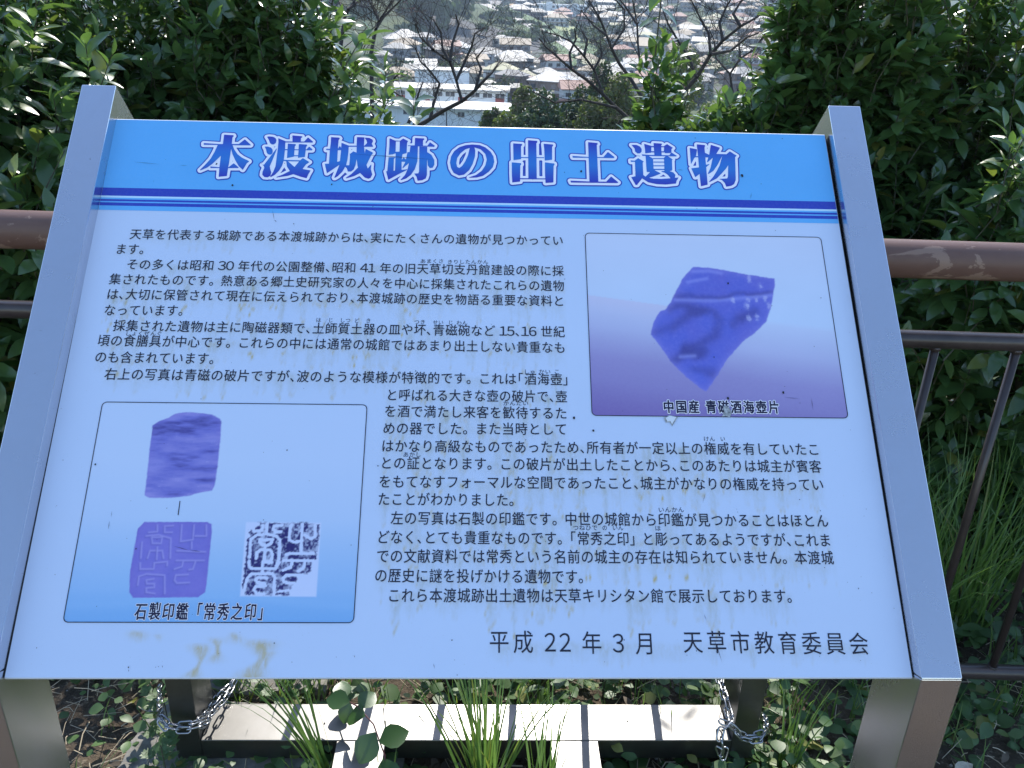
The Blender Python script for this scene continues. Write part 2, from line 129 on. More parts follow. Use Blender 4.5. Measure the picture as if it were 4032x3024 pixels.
HOUSES=[(-63.7, 1100.8, 19.6, 'w', 'white-roofed house left of the pale three-storey block far off'),
(-9.4, 1045.8, 15.5, 'w', 'small hip-roofed house left of the big white apartment block'),
(2.8, 936.9, 16.7, 'g', 'grey house just left of the big white apartment block'),
(-46.8, 872.2, 13.8, 'w', 'low white-roofed house below the pale three-storey block'),
(-37.1, 766.0, 14.4, 't', 'tan-roofed house with dark walls at the bend of the embankment road'),
(-10.7, 822.9, 8.5, 'o', 'little orange-roofed house among trees above the road'),
(-20.0, 713.0, 9.9, 'w', 'dark-walled house with a bright ridge roof above the road'),
(-4.1, 688.6, 14.3, 'w', 'wide bright-roofed house above the middle of the road'),
(9.5, 654.9, 11.7, 'w', 'bright hip-roofed house below the left end of the white apartment block'),
(19.7, 706.8, 14.0, 'W', 'largest gleaming white roof just under the white apartment block'),
(20.9, 610.9, 15.1, 't', 'beige hip-roofed house between the apartment block and the green field'),
(29.3, 722.7, 10.7, 'r', 'red-brown roofed house right under the white apartment block'),
(93.8, 1340.9, 18.6, 'w', 'topmost bright roof right of the white apartment block'),
(57.3, 808.8, 12.8, 'w', 'white-roofed house at lower right of the apartment block'),
(67.5, 783.5, 14.7, 'W', 'gleaming roof seen through the bare branches right of the apartment block'),
(63.4, 609.8, 11.5, 'w', 'white-roofed house behind the bare branches right of the field'),
(44.9, 469.7, 8.4, 't', 'tan-roofed house beside the lower end of the embankment road'),
(54.4, 491.0, 9.2, 'w', 'bright house beyond the lower end of the embankment road'),
(-51.9, 384.2, 9.5, 'w', 'bright-roofed house at the foot of the wooded hill'),
(-44.9, 355.0, 10.6, 't', 'wide tan-roofed house at the foot of the wooded hill'),
(-45.8, 341.1, 8.4, 'w', 'white-roofed house in front of the wide tan-roofed one'),
(-50.4, 336.4, 6.7, 'w', 'pale roof at the edge of the left shrub'),
(-40.1, 382.3, 8.3, 'g', 'grey-roofed house behind the crown of the bare tree'),
(-29.5, 361.5, 9.3, 's', 'salmon-roofed house behind the crown of the bare tree'),
(-10.0, 431.1, 7.3, 'w', 'bright-roofed house at the near end of the grassy bank'),
(-5.0, 415.5, 7.0, 'w', 'second bright-roofed house at the near end of the grassy bank'),
(-3.0, 335.5, 13.3, 'W', 'big gleaming hip roof in the middle of the town'),
(5.2, 344.2, 7.2, 'w', 'white gable house left of the salmon-roofed one'),
(11.7, 333.1, 9.2, 's', 'white house with a long salmon roof in mid town'),
(8.1, 311.7, 7.1, 'w', 'small gleaming roof in front of the salmon-roofed house'),
(-14.1, 301.1, 9.5, 't', 'tan-roofed house right of the bare tree, in mid town'),
(-6.8, 291.9, 9.5, 'y', 'pale yellow-roofed house with stepped roofs in mid town'),
(0.5, 299.6, 7.1, 'y', 'second pale yellow-roofed house right of the stepped one'),
(7.9, 280.5, 11.9, 'b', 'long brown building behind the dark tree crowns'),
(8.9, 265.2, 12.1, 'W', 'long gleaming roof just above the dark tree crowns'),
(17.1, 283.4, 7.9, 'w', 'white gabled building right above the dark tree crowns'),
(-2.9, 263.8, 5.0, 'k', 'dark little gabled house left of the dark tree crowns'),
(-9.6, 272.6, 3.8, 'w', 'tiny white-roofed house beside the school annex'),
(29.0, 289.5, 9.5, 'w', 'wide pale roof seen between the bare branches at right'),
(-37.7, 283.6, 11.2, 't', 'large tan-roofed hall behind the school')]
ROAD_PTS=[(-41.3, 726.3), (-27.0, 650.5), (-12.2, 608.9), (-2.1, 570.5), (8.1, 530.2), (18.3, 483.6), (23.2, 447.8), (25.5, 407.5), (25.6, 366.1)]
FIELD_PTS=[(1.8, 589.8), (38.3, 629.3), (50.2, 591.1), (42.1, 500.7), (19.8, 502.6)]
CH_A=[(-0.5858, 1.47, 0.0918), (-0.5917, 1.44, 0.0923), (-0.6024, 1.41, 0.0998), (-0.6084, 1.38, 0.1018), (-0.6038, 1.34, 0.1199), (-0.5993, 1.3, 0.1438), (-0.5989, 1.272, 0.1619), (-0.6179, 1.268, 0.1607), (-0.637, 1.27, 0.1578), (-0.6532, 1.268, 0.1652), (-0.6636, 1.275, 0.1695), (-0.68, 1.31, 0.1576), (-0.7134, 1.38, 0.1242), (-0.7404, 1.44, 0.0972)]
CH_B=[(-0.5757, 1.45, 0.1078), (-0.579, 1.42, 0.1072), (-0.5806, 1.39, 0.1091), (-0.5845, 1.36, 0.118), (-0.5878, 1.33, 0.1292), (-0.5819, 1.29, 0.1472), (-0.5819, 1.262, 0.164), (-0.6001, 1.256, 0.1625), (-0.6208, 1.256, 0.1574), (-0.6401, 1.256, 0.1632), (-0.6544, 1.258, 0.162), (-0.6598, 1.265, 0.1739), (-0.6834, 1.31, 0.1514), (-0.7266, 1.4, 0.0945)]
CH_C=[(0.4592, 1.46, 0.1748), (0.4493, 1.4, 0.1926), (0.4502, 1.37, 0.1935), (0.4513, 1.34, 0.1916), (0.4509, 1.31, 0.1888), (0.4508, 1.285, 0.1908), (0.4606, 1.28, 0.1801), (0.4773, 1.285, 0.1647), (0.4976, 1.29, 0.1548), (0.5165, 1.3, 0.1543), (0.5295, 1.31, 0.148), (0.5419, 1.34, 0.1342), (0.5633, 1.42, 0.0859)]
CH_D=[(0.4619, 1.45, 0.1841), (0.4525, 1.39, 0.1967), (0.4512, 1.34, 0.2026), (0.4526, 1.31, 0.1961), (0.4479, 1.275, 0.2064), (0.4349, 1.268, 0.2023), (0.4239, 1.26, 0.1923), (0.4252, 1.255, 0.1851), (0.4284, 1.25, 0.1725), (0.436, 1.25, 0.1456), (0.4238, 1.245, 0.1596), (0.424, 1.25, 0.1759)]
CH_E=[(0.422, 1.27, 0.2122), (0.4393, 1.272, 0.2055), (0.4545, 1.272, 0.1918), (0.4682, 1.272, 0.1707), (0.4865, 1.275, 0.1601), (0.5139, 1.28, 0.1569), (0.523, 1.3, 0.1564)]
# ------------------------------------------------------------------ helpers
def tag(o, label=None, cat=None, group=None, kind=None):
    if label: o['label'] = label
    if cat: o['category'] = cat
    if group: o['group'] = group
    if kind: o['kind'] = kind
    return o
def empty(name, loc=(0, 0, 0), label=None, cat=None, group=None):
    o = bpy.data.objects.new(name, None); o.empty_display_size = .1
    COL.objects.link(o); o.location = loc
    return tag(o, label, cat, group)
def link(name, me, parent=None, mw=None):
    o = bpy.data.objects.new(name, me); COL.objects.link(o)
    if parent is not None:
        o.parent = parent
    if mw is not None: o.matrix_basis = mw
    return o
def mesh(name, verts, faces, mats, smooth=False, idx=None):
    me = bpy.data.meshes.new(name)
    me.from_pydata([tuple(v) for v in verts], [], faces)
    for m in (mats if isinstance(mats, (list, tuple)) else [mats]): me.materials.append(m)
    if idx is not None: me.polygons.foreach_set('material_index', idx)
    if smooth: me.polygons.foreach_set('use_smooth', [True]*len(me.polygons))
    me.update(); return me
def bulk(name, V, F, mat, smooth=True, cols=None, mi=None):
    """numpy verts (n,3) and equal sided faces (m,k) straight into a mesh"""
    me = bpy.data.meshes.new(name); n, m, k = len(V), len(F), F.shape[1]
    me.vertices.add(n); me.vertices.foreach_set('co', np.asarray(V, dtype=np.float32).ravel())
    me.loops.add(m*k); me.loops.foreach_set('vertex_index', np.asarray(F, dtype=np.int32).ravel())
    me.polygons.add(m); me.polygons.foreach_set('loop_start', np.arange(0, m*k, k, dtype=np.int32))
    me.polygons.foreach_set('loop_total', np.full(m, k, dtype=np.int32))
    me.polygons.foreach_set('use_smooth', np.full(m, smooth))
    for mm in (mat if isinstance(mat, (list, tuple)) else [mat]): me.materials.append(mm)
    if mi is not None: me.polygons.foreach_set('material_index', mi)
    me.update(calc_edges=True); me.validate()
    if cols is not None:
        a = me.color_attributes.new('col', 'FLOAT_COLOR', 'POINT')
        a.data.foreach_set('color', np.asarray(cols, dtype=np.float32).ravel())
    return me
def part(name, verts, faces, mats, parent=None, smooth=False, bevel=0, idx=None):
    o = link(name, mesh(name, verts, faces, mats, smooth, idx), parent)
    if bevel:
        b = o.modifiers.new('bevel', 'BEVEL'); b.width = bevel; b.segments = 2; b.limit_method = 'ANGLE'
    return o
BOXF = [(0, 3, 2, 1), (4, 5, 6, 7), (0, 1, 5, 4), (1, 2, 6, 5), (2, 3, 7, 6), (3, 0, 4, 7)]
def box(x0, x1, y0, y1, z0, z1):
    return [(x0, y0, z0), (x1, y0, z0), (x1, y1, z0), (x0, y1, z0), (x0, y0, z1), (x1, y0, z1), (x1, y1, z1), (x0, y1, z1)], BOXF
class MB:
    def __init__(s): s.v = []; s.f = []
    def add(s, v, f):
        n = len(s.v); s.v += [tuple(p) for p in v]; s.f += [tuple(i+n for i in q) for q in f]; return s
    def box(s, *a): return s.add(*box(*a))
    def tube(s, pts, rad, k=6, cap=True):
        v, f = tube(pts, rad, k, cap); return s.add(v, f)
    def to(s, name, mat, parent=None, smooth=False, bevel=0): return part(name, s.v, s.f, mat, parent, smooth, bevel)
def tube(pts, rad, k=6, cap=True):
    P_ = [Vector(p) for p in pts]; n = len(P_); v = []; f = []
    rad = rad if isinstance(rad, (list, tuple)) else [rad]*n
    side = None
    for i in range(n):
        d = (P_[min(i+1, n-1)]-P_[max(i-1, 0)]).normalized()
        if side is None:
            side = d.cross(Vector((0, 0, 1)) if abs(d.z) < .9 else Vector((1, 0, 0))).normalized()
        side = (side-d*side.dot(d)).normalized(); up = d.cross(side)
        for j in range(k):
            a = 2*math.pi*j/k; v.append(P_[i]+(side*math.cos(a)+up*math.sin(a))*rad[i])
    for i in range(n-1):
        for j in range(k):
            f.append((i*k+j, i*k+(j+1) % k, (i+1)*k+(j+1) % k, (i+1)*k+j))
    if cap: f.append(tuple(range(k))[::-1]); f.append(tuple((n-1)*k+j for j in range(k)))
    return v, f
# ------------------------------------------------------------------ materials
class NT:
    def __init__(s, name):
        s.m = bpy.data.materials.new(name); s.m.use_nodes = True; s.t = s.m.node_tree; s.t.nodes.clear()
        s.out = s.n('OutputMaterial')
    def n(s, kind, **kw):
        o = s.t.nodes.new('ShaderNode'+kind)
        for k, v in kw.items():
            if hasattr(o, k): setattr(o, k, v)
            else: o.inputs[k.replace('_', ' ')].default_value = v
        return o
    def l(s, a, b): s.t.links.new(a, b)
    def noise(s, scale, detail=4, rough=.55, vec=None, dist=0):
        o = s.n('TexNoise'); o.inputs['Scale'].default_value = scale; o.inputs['Detail'].default_value = detail
        o.inputs['Roughness'].default_value = rough; o.inputs['Distortion'].default_value = dist
        if vec is not None: s.l(vec, o.inputs['Vector'])
        return o.outputs['Fac']
    def coord(s, which='Object', scale=None):
        c = s.n('TexCoord').outputs[which]
        if scale:
            mp = s.n('Mapping'); mp.inputs['Scale'].default_value = scale; s.l(c, mp.inputs['Vector']); c = mp.outputs[0]
        return c
    def ramp(s, fac, stops):
        o = s.n('ValToRGB'); e = o.color_ramp.elements
        while len(e) < len(stops): e.new(.5)
        for i, (p, c) in enumerate(stops):
            e[i].position = p; e[i].color = (c, c, c, 1) if isinstance(c, (int, float)) else (*c, 1)
        s.l(fac, o.inputs[0]); return o.outputs[0]
    def mix(s, fac, a, b, mode='MIX'):
        o = s.n('Mix', data_type='RGBA'); o.blend_type = mode
        for i, x in ((0, fac), (6, a), (7, b)):
            if isinstance(x, (int, float)): o.inputs[i].default_value = x if i == 0 else (x, x, x, 1)
            elif isinstance(x, tuple): o.inputs[i].default_value = (*x, 1)
            else: s.l(x, o.inputs[i])
        return o.outputs[2]
    def math(s, op, a, b=0.):
        o = s.n('Math', operation=op)
        for i, x in enumerate((a, b)):
            if isinstance(x, (int, float)): o.inputs[i].default_value = x
            else: s.l(x, o.inputs[i])
        return o.outputs[0]
    def bsdf(s, color, rough=.5, metal=0., spec=.5, bump=None, bs=.3, bd=.01, coat=0., aniso=0):
        b = s.n('BsdfPrincipled')
        for nm, x in (('Base Color', color), ('Roughness', rough), ('Metallic', metal)):
            if isinstance(x, (int, float)) : b.inputs[nm].default_value = x
            elif isinstance(x, tuple): b.inputs[nm].default_value = (*x, 1)
            else: s.l(x, b.inputs[nm])
        b.inputs['Specular IOR Level'].default_value = spec; b.inputs['Coat Weight'].default_value = coat
        b.inputs['Coat Roughness'].default_value = .08; b.inputs['Anisotropic'].default_value = aniso
        if bump is not None:
            bp = s.n('Bump'); bp.inputs['Strength'].default_value = bs; bp.inputs['Distance'].default_value = bd
            s.l(bump, bp.inputs['Height']); s.l(bp.outputs[0], b.inputs['Normal'])
        s.b = b; s.l(b.outputs[0], s.out.inputs[0]); return b
def flat(name, col, rough=.5, metal=0., var=.12, sc=6., spec=.5, bs=.15):
    t = NT(name); c = t.coord('Object'); nz = t.noise(sc, 5, .6, c)
    cc = t.mix(t.ramp(nz, [(.3, 0.), (.7, 1.)]), tuple(x*(1-var) for x in col), tuple(min(1, x*(1+var)) for x in col))
    t.bsdf(cc, rough, metal, spec, nz, bs, .004); return t.m
def lin(c): return tuple(((x/255+.055)/1.055)**2.4 if x > 10 else x/255/12.92 for x in c)
PANEL = (.60, .68, .84)                      # the sun-faded, bluish white of the printed sheet
SEEN = lin((152, 187, 241))
def ink(r, g, b): return tuple(min(.95, a/s*p) for a, s, p in zip(lin((r, g, b)), SEEN, PANEL))
def print_mat(name, col, rough=.28):
    t = NT(name); c = t.coord('Object')
    nz = t.noise(9, 4, .6, c); fine = t.noise(260, 2, .5, c)
    cc = t.mix(t.ramp(nz, [(.3, 0.), (.75, 1.)]), tuple(x*.96 for x in col), tuple(min(1, x*1.03) for x in col))
    cc = t.mix(t.ramp(fine, [(.35, .0), (.65, .02)]), cc, (.8, .8, .8))
    t.bsdf(cc, rough, 0, .5, None); return t.m
def attr_print(name, rough=.3):
    t = NT(name); a = t.n('VertexColor'); a.layer_name = 'col'
    fine = t.noise(230, 3, .6, t.coord('Object'))
    cc = t.mix(t.ramp(fine, [(.3, .0), (.7, .03)]), a.outputs[0], (.75, .78, .9))
    t.bsdf(cc, rough, 0, .5); return t.m
def panel_mat():
    t = NT('printed_sheet'); a = t.n('VertexColor'); a.layer_name = 'col'
    sep = t.n('SeparateColor'); t.l(a.outputs[0], sep.inputs[0])
    c = t.coord('Object')
    v = t.coord('Object', (1, .42, 1))
    drip = t.noise(170, 5, .65, v, .6); cloud = t.noise(40, 4, .6, c)
    k = t.math('MULTIPLY', sep.outputs[0], t.math('ADD', t.ramp(drip, [(.32, .0), (.62, 1.)]), .25))
    k = t.math('MULTIPLY', k, t.ramp(cloud, [(.3, .55), (.65, 1.)]))
    big = t.noise(3.2, 5, .6, c)
    base = t.mix(t.ramp(big, [(.3, 0.), (.7, 1.)]), tuple(x*.975 for x in PANEL), tuple(x*1.02 for x in PANEL))
    sp = t.noise(420, 2, .5, c)
    base = t.mix(t.ramp(sp, [(.70, 0.), (.76, .35)]), base, (.40, .42, .42))
    cc = t.mix(t.math('MINIMUM', t.math('MULTIPLY', k, 1.7), .9), base, ink(128, 145, 138))
    cc = t.mix(t.math('MINIMUM', t.math('MULTIPLY', t.math('MULTIPLY', sep.outputs[1], t.ramp(drip, [(.3, .3), (.6, 1.)])), 1.2), .9), cc, ink(146, 152, 122))
    t.bsdf(cc, .27, 0, .5, t.noise(14, 3, .5, c), .04, .002); return t.m
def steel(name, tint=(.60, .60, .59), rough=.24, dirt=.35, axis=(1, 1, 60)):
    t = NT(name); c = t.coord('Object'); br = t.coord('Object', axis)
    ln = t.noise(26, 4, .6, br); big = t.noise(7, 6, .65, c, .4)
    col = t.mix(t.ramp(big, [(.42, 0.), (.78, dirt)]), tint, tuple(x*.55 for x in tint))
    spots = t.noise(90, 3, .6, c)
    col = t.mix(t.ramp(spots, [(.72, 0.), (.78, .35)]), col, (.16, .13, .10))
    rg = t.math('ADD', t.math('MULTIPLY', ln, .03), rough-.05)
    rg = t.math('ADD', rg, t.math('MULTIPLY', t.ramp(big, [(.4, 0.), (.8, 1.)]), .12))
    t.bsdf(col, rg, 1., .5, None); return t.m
def leaf_mat(name, dark, light, rough=.32, trans=.3, yellow=.02):
    t = NT(name)
    g = t.n('NewGeometry'); oi = t.n('ObjectInfo')
    r = t.math('FRACT', t.math('ADD', g.outputs['Random Per Island'], oi.outputs['Random']))
    stops = [(0., tuple(dark)), (.55, tuple((a+b)/2 for a, b in zip(dark, light))), (1-yellow-.05, tuple(light)), (1-yellow*.5, (.30, .26, .04))]
    c = t.ramp(r, stops)
    c = t.mix(.35, c, t.ramp(t.noise(45, 3, .6, t.coord('Object')), [(.3, tuple(dark)), (.7, tuple(light))]))
    b = t.bsdf(c, rough, 0, .8, t.noise(220, 2, .5, t.coord('Object')), .10, .001, coat=.7 if rough < .36 else 0.)
    tr = t.n('BsdfTranslucent'); t.l(t.mix(.5, c, (.16, .28, .03), 'MIX'), tr.inputs[0])
    mx = t.n('MixShader'); mx.inputs[0].default_value = trans
    t.l(b.outputs[0], mx.inputs[1]); t.l(tr.outputs[0], mx.inputs[2]); t.l(mx.outputs[0], t.out.inputs[0]); return t.m
M_panel = panel_mat(); M_photo = attr_print('printed_photograph')
M_ink = print_mat('dark_ink', ink(14, 15, 40), .42)
M_head = print_mat('header_blue', ink(72, 155, 240)); M_navy = print_mat('navy_ink', ink(30, 55, 180)); M_light = print_mat('pale_blue_ink', ink(150, 200, 250))
M_white = print_mat('white_ink', ink(190, 212, 252))
M_azure = print_mat('azure_ink', ink(66, 150, 236)); M_blackink = print_mat('blue_black_ink', ink(14, 12, 52))
def title_mat():
    t = NT('title_gradient_ink'); a = t.n('VertexColor'); a.layer_name = 'col'
    t.bsdf(a.outputs[0], .3, 0, .5); return t.m
M_title = title_mat()
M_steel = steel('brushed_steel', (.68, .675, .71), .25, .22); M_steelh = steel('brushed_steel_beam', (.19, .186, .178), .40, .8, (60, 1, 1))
M_rim = flat('sheet_rim', (.62, .66, .72), .35)
M_edge = flat('sheet_edge', (.55, .60, .68), .4)
M_chain = NT('galvanised_chain'); M_chain.bsdf((.36, .37, .39), .30, 1.); M_chain = M_chain.m
M_rubber = flat('black_sealant', (.015, .015, .018), .7)
M_bark = flat('grey_bark', (.050, .040, .036), .85, var=.35, sc=30, bs=.6)
M_stem = flat('green_brown_stem', (.075, .07, .04), .7, var=.3, sc=40)
M_conc = flat('weathered_concrete', (.20, .19, .17), .9, var=.35, sc=38, bs=.6)
M_conc2 = flat('grey_concrete', (.17, .17, .165), .9, var=.2, sc=12, bs=.3)
def paint_mat():
    t = NT('peeling_brown_paint'); c = t.coord('Object', (1, 2.2, 2.2))
    pe = t.noise(6.5, 7, .62, c, .5); big = t.noise(1.7, 2, .5, c)
    m = t.ramp(t.math('ADD', pe, t.math('MULTIPLY', big, .5)), [(.90, 0.), (.91, 1.)])
    col = t.mix(m, t.mix(t.noise(30, 4, .6, c), (.115, .060, .046), (.165, .092, .070)), (.25, .16, .12))
    t.bsdf(col, .5, 0, .35, m, -.4, .0012); return t.m
M_rail = paint_mat(); M_rail2 = flat('dark_brown_paint', (.045, .032, .030), .33, var=.25, sc=20)
M_leafA = leaf_mat('camellia_leaf', (.048, .108, .032), (.13, .225, .065), .30, .44)
M_leafB = leaf_mat('broad_leaf', (.050, .115, .036), (.135, .24, .07), .32, .44, .04)
M_cover = leaf_mat('ground_leaf', (.045, .10, .028), (.11, .21, .06), .5, .35, .03)
M_grass = leaf_mat('grass_blade', (.085, .17, .03), (.18, .31, .07), .45, .42, .05)
M_straw = flat('dry_straw', (.46, .38, .26), .8, var=.3)
M_deadleaf = flat('brown_dead_leaf', (.30, .13, .06), .6, var=.3)
M_paleleaf = flat('bleached_dead_leaf', (.45, .40, .30), .7, var=.2)
# ------------------------------------------------------------------ terrain (one sheet to the horizon)
def smooth(a, b, x): t = np.clip((x-a)/(b-a), 0, 1); return t*t*(3-2*t)
def height(x, y):
    x = np.asarray(x, float); y = np.asarray(y, float)
    z = -1.2*smooth(2.6, 7, y)-28.8*smooth(5, 95, y)
    z = z+10*smooth(780, 1010, y)+95*smooth(960, 1900, y)
    z = z+44*np.exp(-((x+118)/62)**2/2-((y-600)/120)**2/2)
    z = z+26*np.exp(-((x-150)/80)**2/2-((y-900)/160)**2/2)+10*np.sin(x*.013+1)*smooth(900, 1300, y)
    return z
u = np.linspace(-1, 1, 150); xs = np.sinh(u*6.2)*6.2
v = np.linspace(0, 1, 190); ys = -4+np.sinh(v*7.0)*5.2
X, Y = np.meshgrid(xs, ys); Z_ = height(X, Y)
near = np.exp(-((X)**2+(Y-1.3)**2)/9)
Z_ = Z_+near*.012*np.sin(X*9.1+np.cos(Y*7))*np.cos(Y*8.3)
V = np.stack([X.ravel(), Y.ravel(), Z_.ravel()], 1); ny, nx = X.shape
i = np.arange(ny-1)[:, None]*nx+np.arange(nx-1)[None]; i = i.ravel()
F = np.stack([i, i+1, i+1+nx, i+nx], 1)
def ground_mat():
    t = NT('ground_soil_and_town'); c = t.coord('Object'); sx = t.n('SeparateXYZ'); t.l(c, sx.inputs[0])
    n1 = t.noise(5, 8, .7, c); n2 = t.noise(60, 5, .7, c)
    soil = t.mix(t.ramp(n1, [(.35, 0.), (.65, 1.)]), (.055, .042, .032), (.15, .115, .08))
    soil = t.mix(t.ramp(n2, [(.55, 0.), (.68, 1.)]), soil, (.27, .22, .16))
    f1 = t.noise(.012, 5, .6, c); f2 = t.noise(.09, 4, .6, c)
    green = t.mix(t.ramp(f2, [(.35, 0.), (.65, 1.)]), (.035, .060, .022), (.085, .11, .042))
    far = t.mix(t.ramp(f1, [(.40, 0.), (.46, 1.)]), (.10, .095, .09), green)
    sl_ = t.mix(t.ramp(t.noise(.6, 5, .6, c), [(.35, 0.), (.65, 1.)]), (.03, .05, .018), (.085, .10, .04))
    m1 = t.ramp(t.math('DIVIDE', sx.outputs[1], 10.), [(.25, 0.), (.5, 1.)])
    m2 = t.ramp(t.math('DIVIDE', sx.outputs[1], 400.), [(.2, 0.), (.3, 1.)])
    cc = t.mix(m2, t.mix(m1, soil, sl_), far)
    t.bsdf(cc, .95, 0, .2, t.math('ADD', n1, n2), .9, .02); return t.m
me = bulk('ground', V, F, ground_mat()); tag(link('ground', me), kind='structure')
# ------------------------------------------------------------------ the information sign
PO, EX, EY, EN = Vector(PANEL_O), Vector(EX), Vector(EY), Vector(EN)
PM = Matrix((( EX.x, EY.x, EN.x, PO.x), (EX.y, EY.y, EN.y, PO.y), (EX.z, EY.z, EN.z, PO.z), (0, 0, 0, 1)))
G = Vector((-EX.y, EX.x, 0)).normalized()         # level direction away from the reader
def SG(s, a, z):                                   # sign frame: along the sheet, away from the reader, height
    p = PO+EX*s+G*a; return Vector((p.x, p.y, z))
sign = empty('information_sign', SG(PW/2, 0, 0), 'large slanted blue and white notice on a brushed steel stand before the fence', 'information sign')
SI = Matrix.Translation(-sign.location)
def signpart(name, v, f, mats, bevel=0, smooth=False, idx=None, parent=sign):
    return part(name, [Vector(p)-sign.location for p in v], f, mats, parent, smooth, bevel, idx)
# printed sheet: slab with a dense front face that carries the algae stains
nu, nv = 432, 318
gu = np.linspace(0, PW, nu); gv = np.linspace(0, PH, nv); GU, GV = np.meshgrid(gu, gv)
stain = np.zeros_like(GU); brown = np.zeros_like(GU)
def sm1(n, w, r): a = r.random(n+4*w); k = np.hanning(2*w+1); a = np.convolve(a, k/k.sum(), 'same')[2*w:2*w+n]; return (a-a.min())/(a.max()-a.min())
for li, (t_, x0, y0, x1, y1, kind) in enumerate(LINES):
    if kind not in 'bs': continue
    a, b, vb = x0/1e4, x1/1e4, y0/1e4-(.0065 if kind == 'b' else .012)
    r = np.random.default_rng(100+li)
    amp = (.35+.65*sm1(nu, 16, r))*(sm1(nu, 3, r)**2.0)*(.5+.8*sm1(nu, 1, r))
    big = {8: .4, 6: 1.0, 7: 1.3, 4: 1.15, 5: .5, 3: .9, 0: .6, 2: .55, 1: .3, 9: .7}.get(li, 1.2)
    if kind == 's': big = .28
    ln = .050*amp*big+.010
    inside = smooth(a-.004, a+.01, gu)*(1-smooth(b-.01, b+.004, gu))
    dep = (vb+.012+.006*sm1(nu, 5, r)[None]-GV)
    k = smooth(.0, .011, dep)*np.clip(1-dep/(ln[None]+.016), 0, 1)**.8*inside[None]*(.30+.7*amp[None])
    tip = np.exp(-((dep-.016-ln[None]*.85)/(.0035))**2)*inside[None]*np.clip(amp[None]*1.7-.25, 0, 1)
    stain = np.maximum(stain, k*.6); brown = np.maximum(brown, tip*1.0*min(1, big))
for x, y, hw, ll in DRIPS:
    x, y, hw, ll = x/1e4, y/1e4, hw/1e4*1.1, ll/1e4*.9
    d = (y-GV); w_ = hw*(.75+.5*np.sin(d*160+x*90))
    k = np.exp(-((GU-x-.006*np.sin(d*90))/w_)**2)*np.clip(d/.006, 0, 1)*np.clip((ll-d)/.012, 0, 1)
    brown = np.maximum(brown, k*.7)
stain = np.clip(stain, 0, 1); brown = np.clip(brown, 0, 1)
gx = np.stack([GU.ravel(), GV.ravel(), np.zeros(GU.size)], 1)
i = (np.arange(nv-1)[:, None]*nu+np.arange(nu-1)[None]).ravel()
F = np.stack([i, i+1, i+1+nu, i+nu], 1)
cols = np.stack([stain.ravel(), brown.ravel(), 0*stain.ravel(), np.ones(stain.size)], 1)
# slab sides and back
b0 = len(gx); T = .022
extra = [(0, 0, 0), (PW, 0, 0), (PW, PH, 0), (0, PH, 0), (0, 0, -T), (PW, 0, -T), (PW, PH, -T), (0, PH, -T)]
gx = np.vstack([gx, extra]); cols = np.vstack([cols, [(0, 0, 0, 1)]*8])
F = np.vstack([F, [(b0+4, b0+7, b0+6, b0+5)]+[(b0+p, b0+4+p, b0+4+(p+1) % 4, b0+(p+1) % 4) for p in range(4)]])
mi = np.zeros(len(F), dtype=np.int32); mi[-5:] = 1
panel = link('sign_panel', bulk('sign_panel', gx, F, [M_panel, M_edge], False, cols, mi), sign, SI@PM)
# everything below is printed on the sheet: panel coordinates, tiny offsets
def flatpart(name, polys, mat, z, parent=panel):
    v = []; f = []
    for p in polys:
        n = len(v); v += [(a, b, z) for a, b in p]; f.append(tuple(range(n, n+len(p))))
    return part(name, v, f, mat, parent)
def rect(x0, x1, y0, y1): return [(x0, y0), (x1, y0), (x1, y1), (x0, y1)]
S_ = [q/1000 for q in STRIPES]; E = .0006
flatpart('header_band', [rect(E, PW-E, S_[0], PH-E)], M_head, .0003)
flatpart('stripe', [rect(E, PW-E, S_[1], S_[0])], M_navy, .0003)
flatpart('stripe', [rect(E, PW-E, S_[1]-.0032, S_[1])], M_light, .0003)
flatpart('stripe', [rect(E, PW-E, S_[2], S_[1]-.0032)], M_head, .0003)
flatpart('stripe', [rect(E, PW-E, S_[3], S_[2])], M_navy, .0003)
flatpart('stripe', [rect(E, PW-E, S_[4], S_[3])], M_head, .0003)
flatpart('stripe', [rect(E, PW-E, S_[5], S_[4])], M_navy, .0003)
flatpart('stripe', [rect(E, PW-E, S_[6], S_[5])], M_head, .0003)
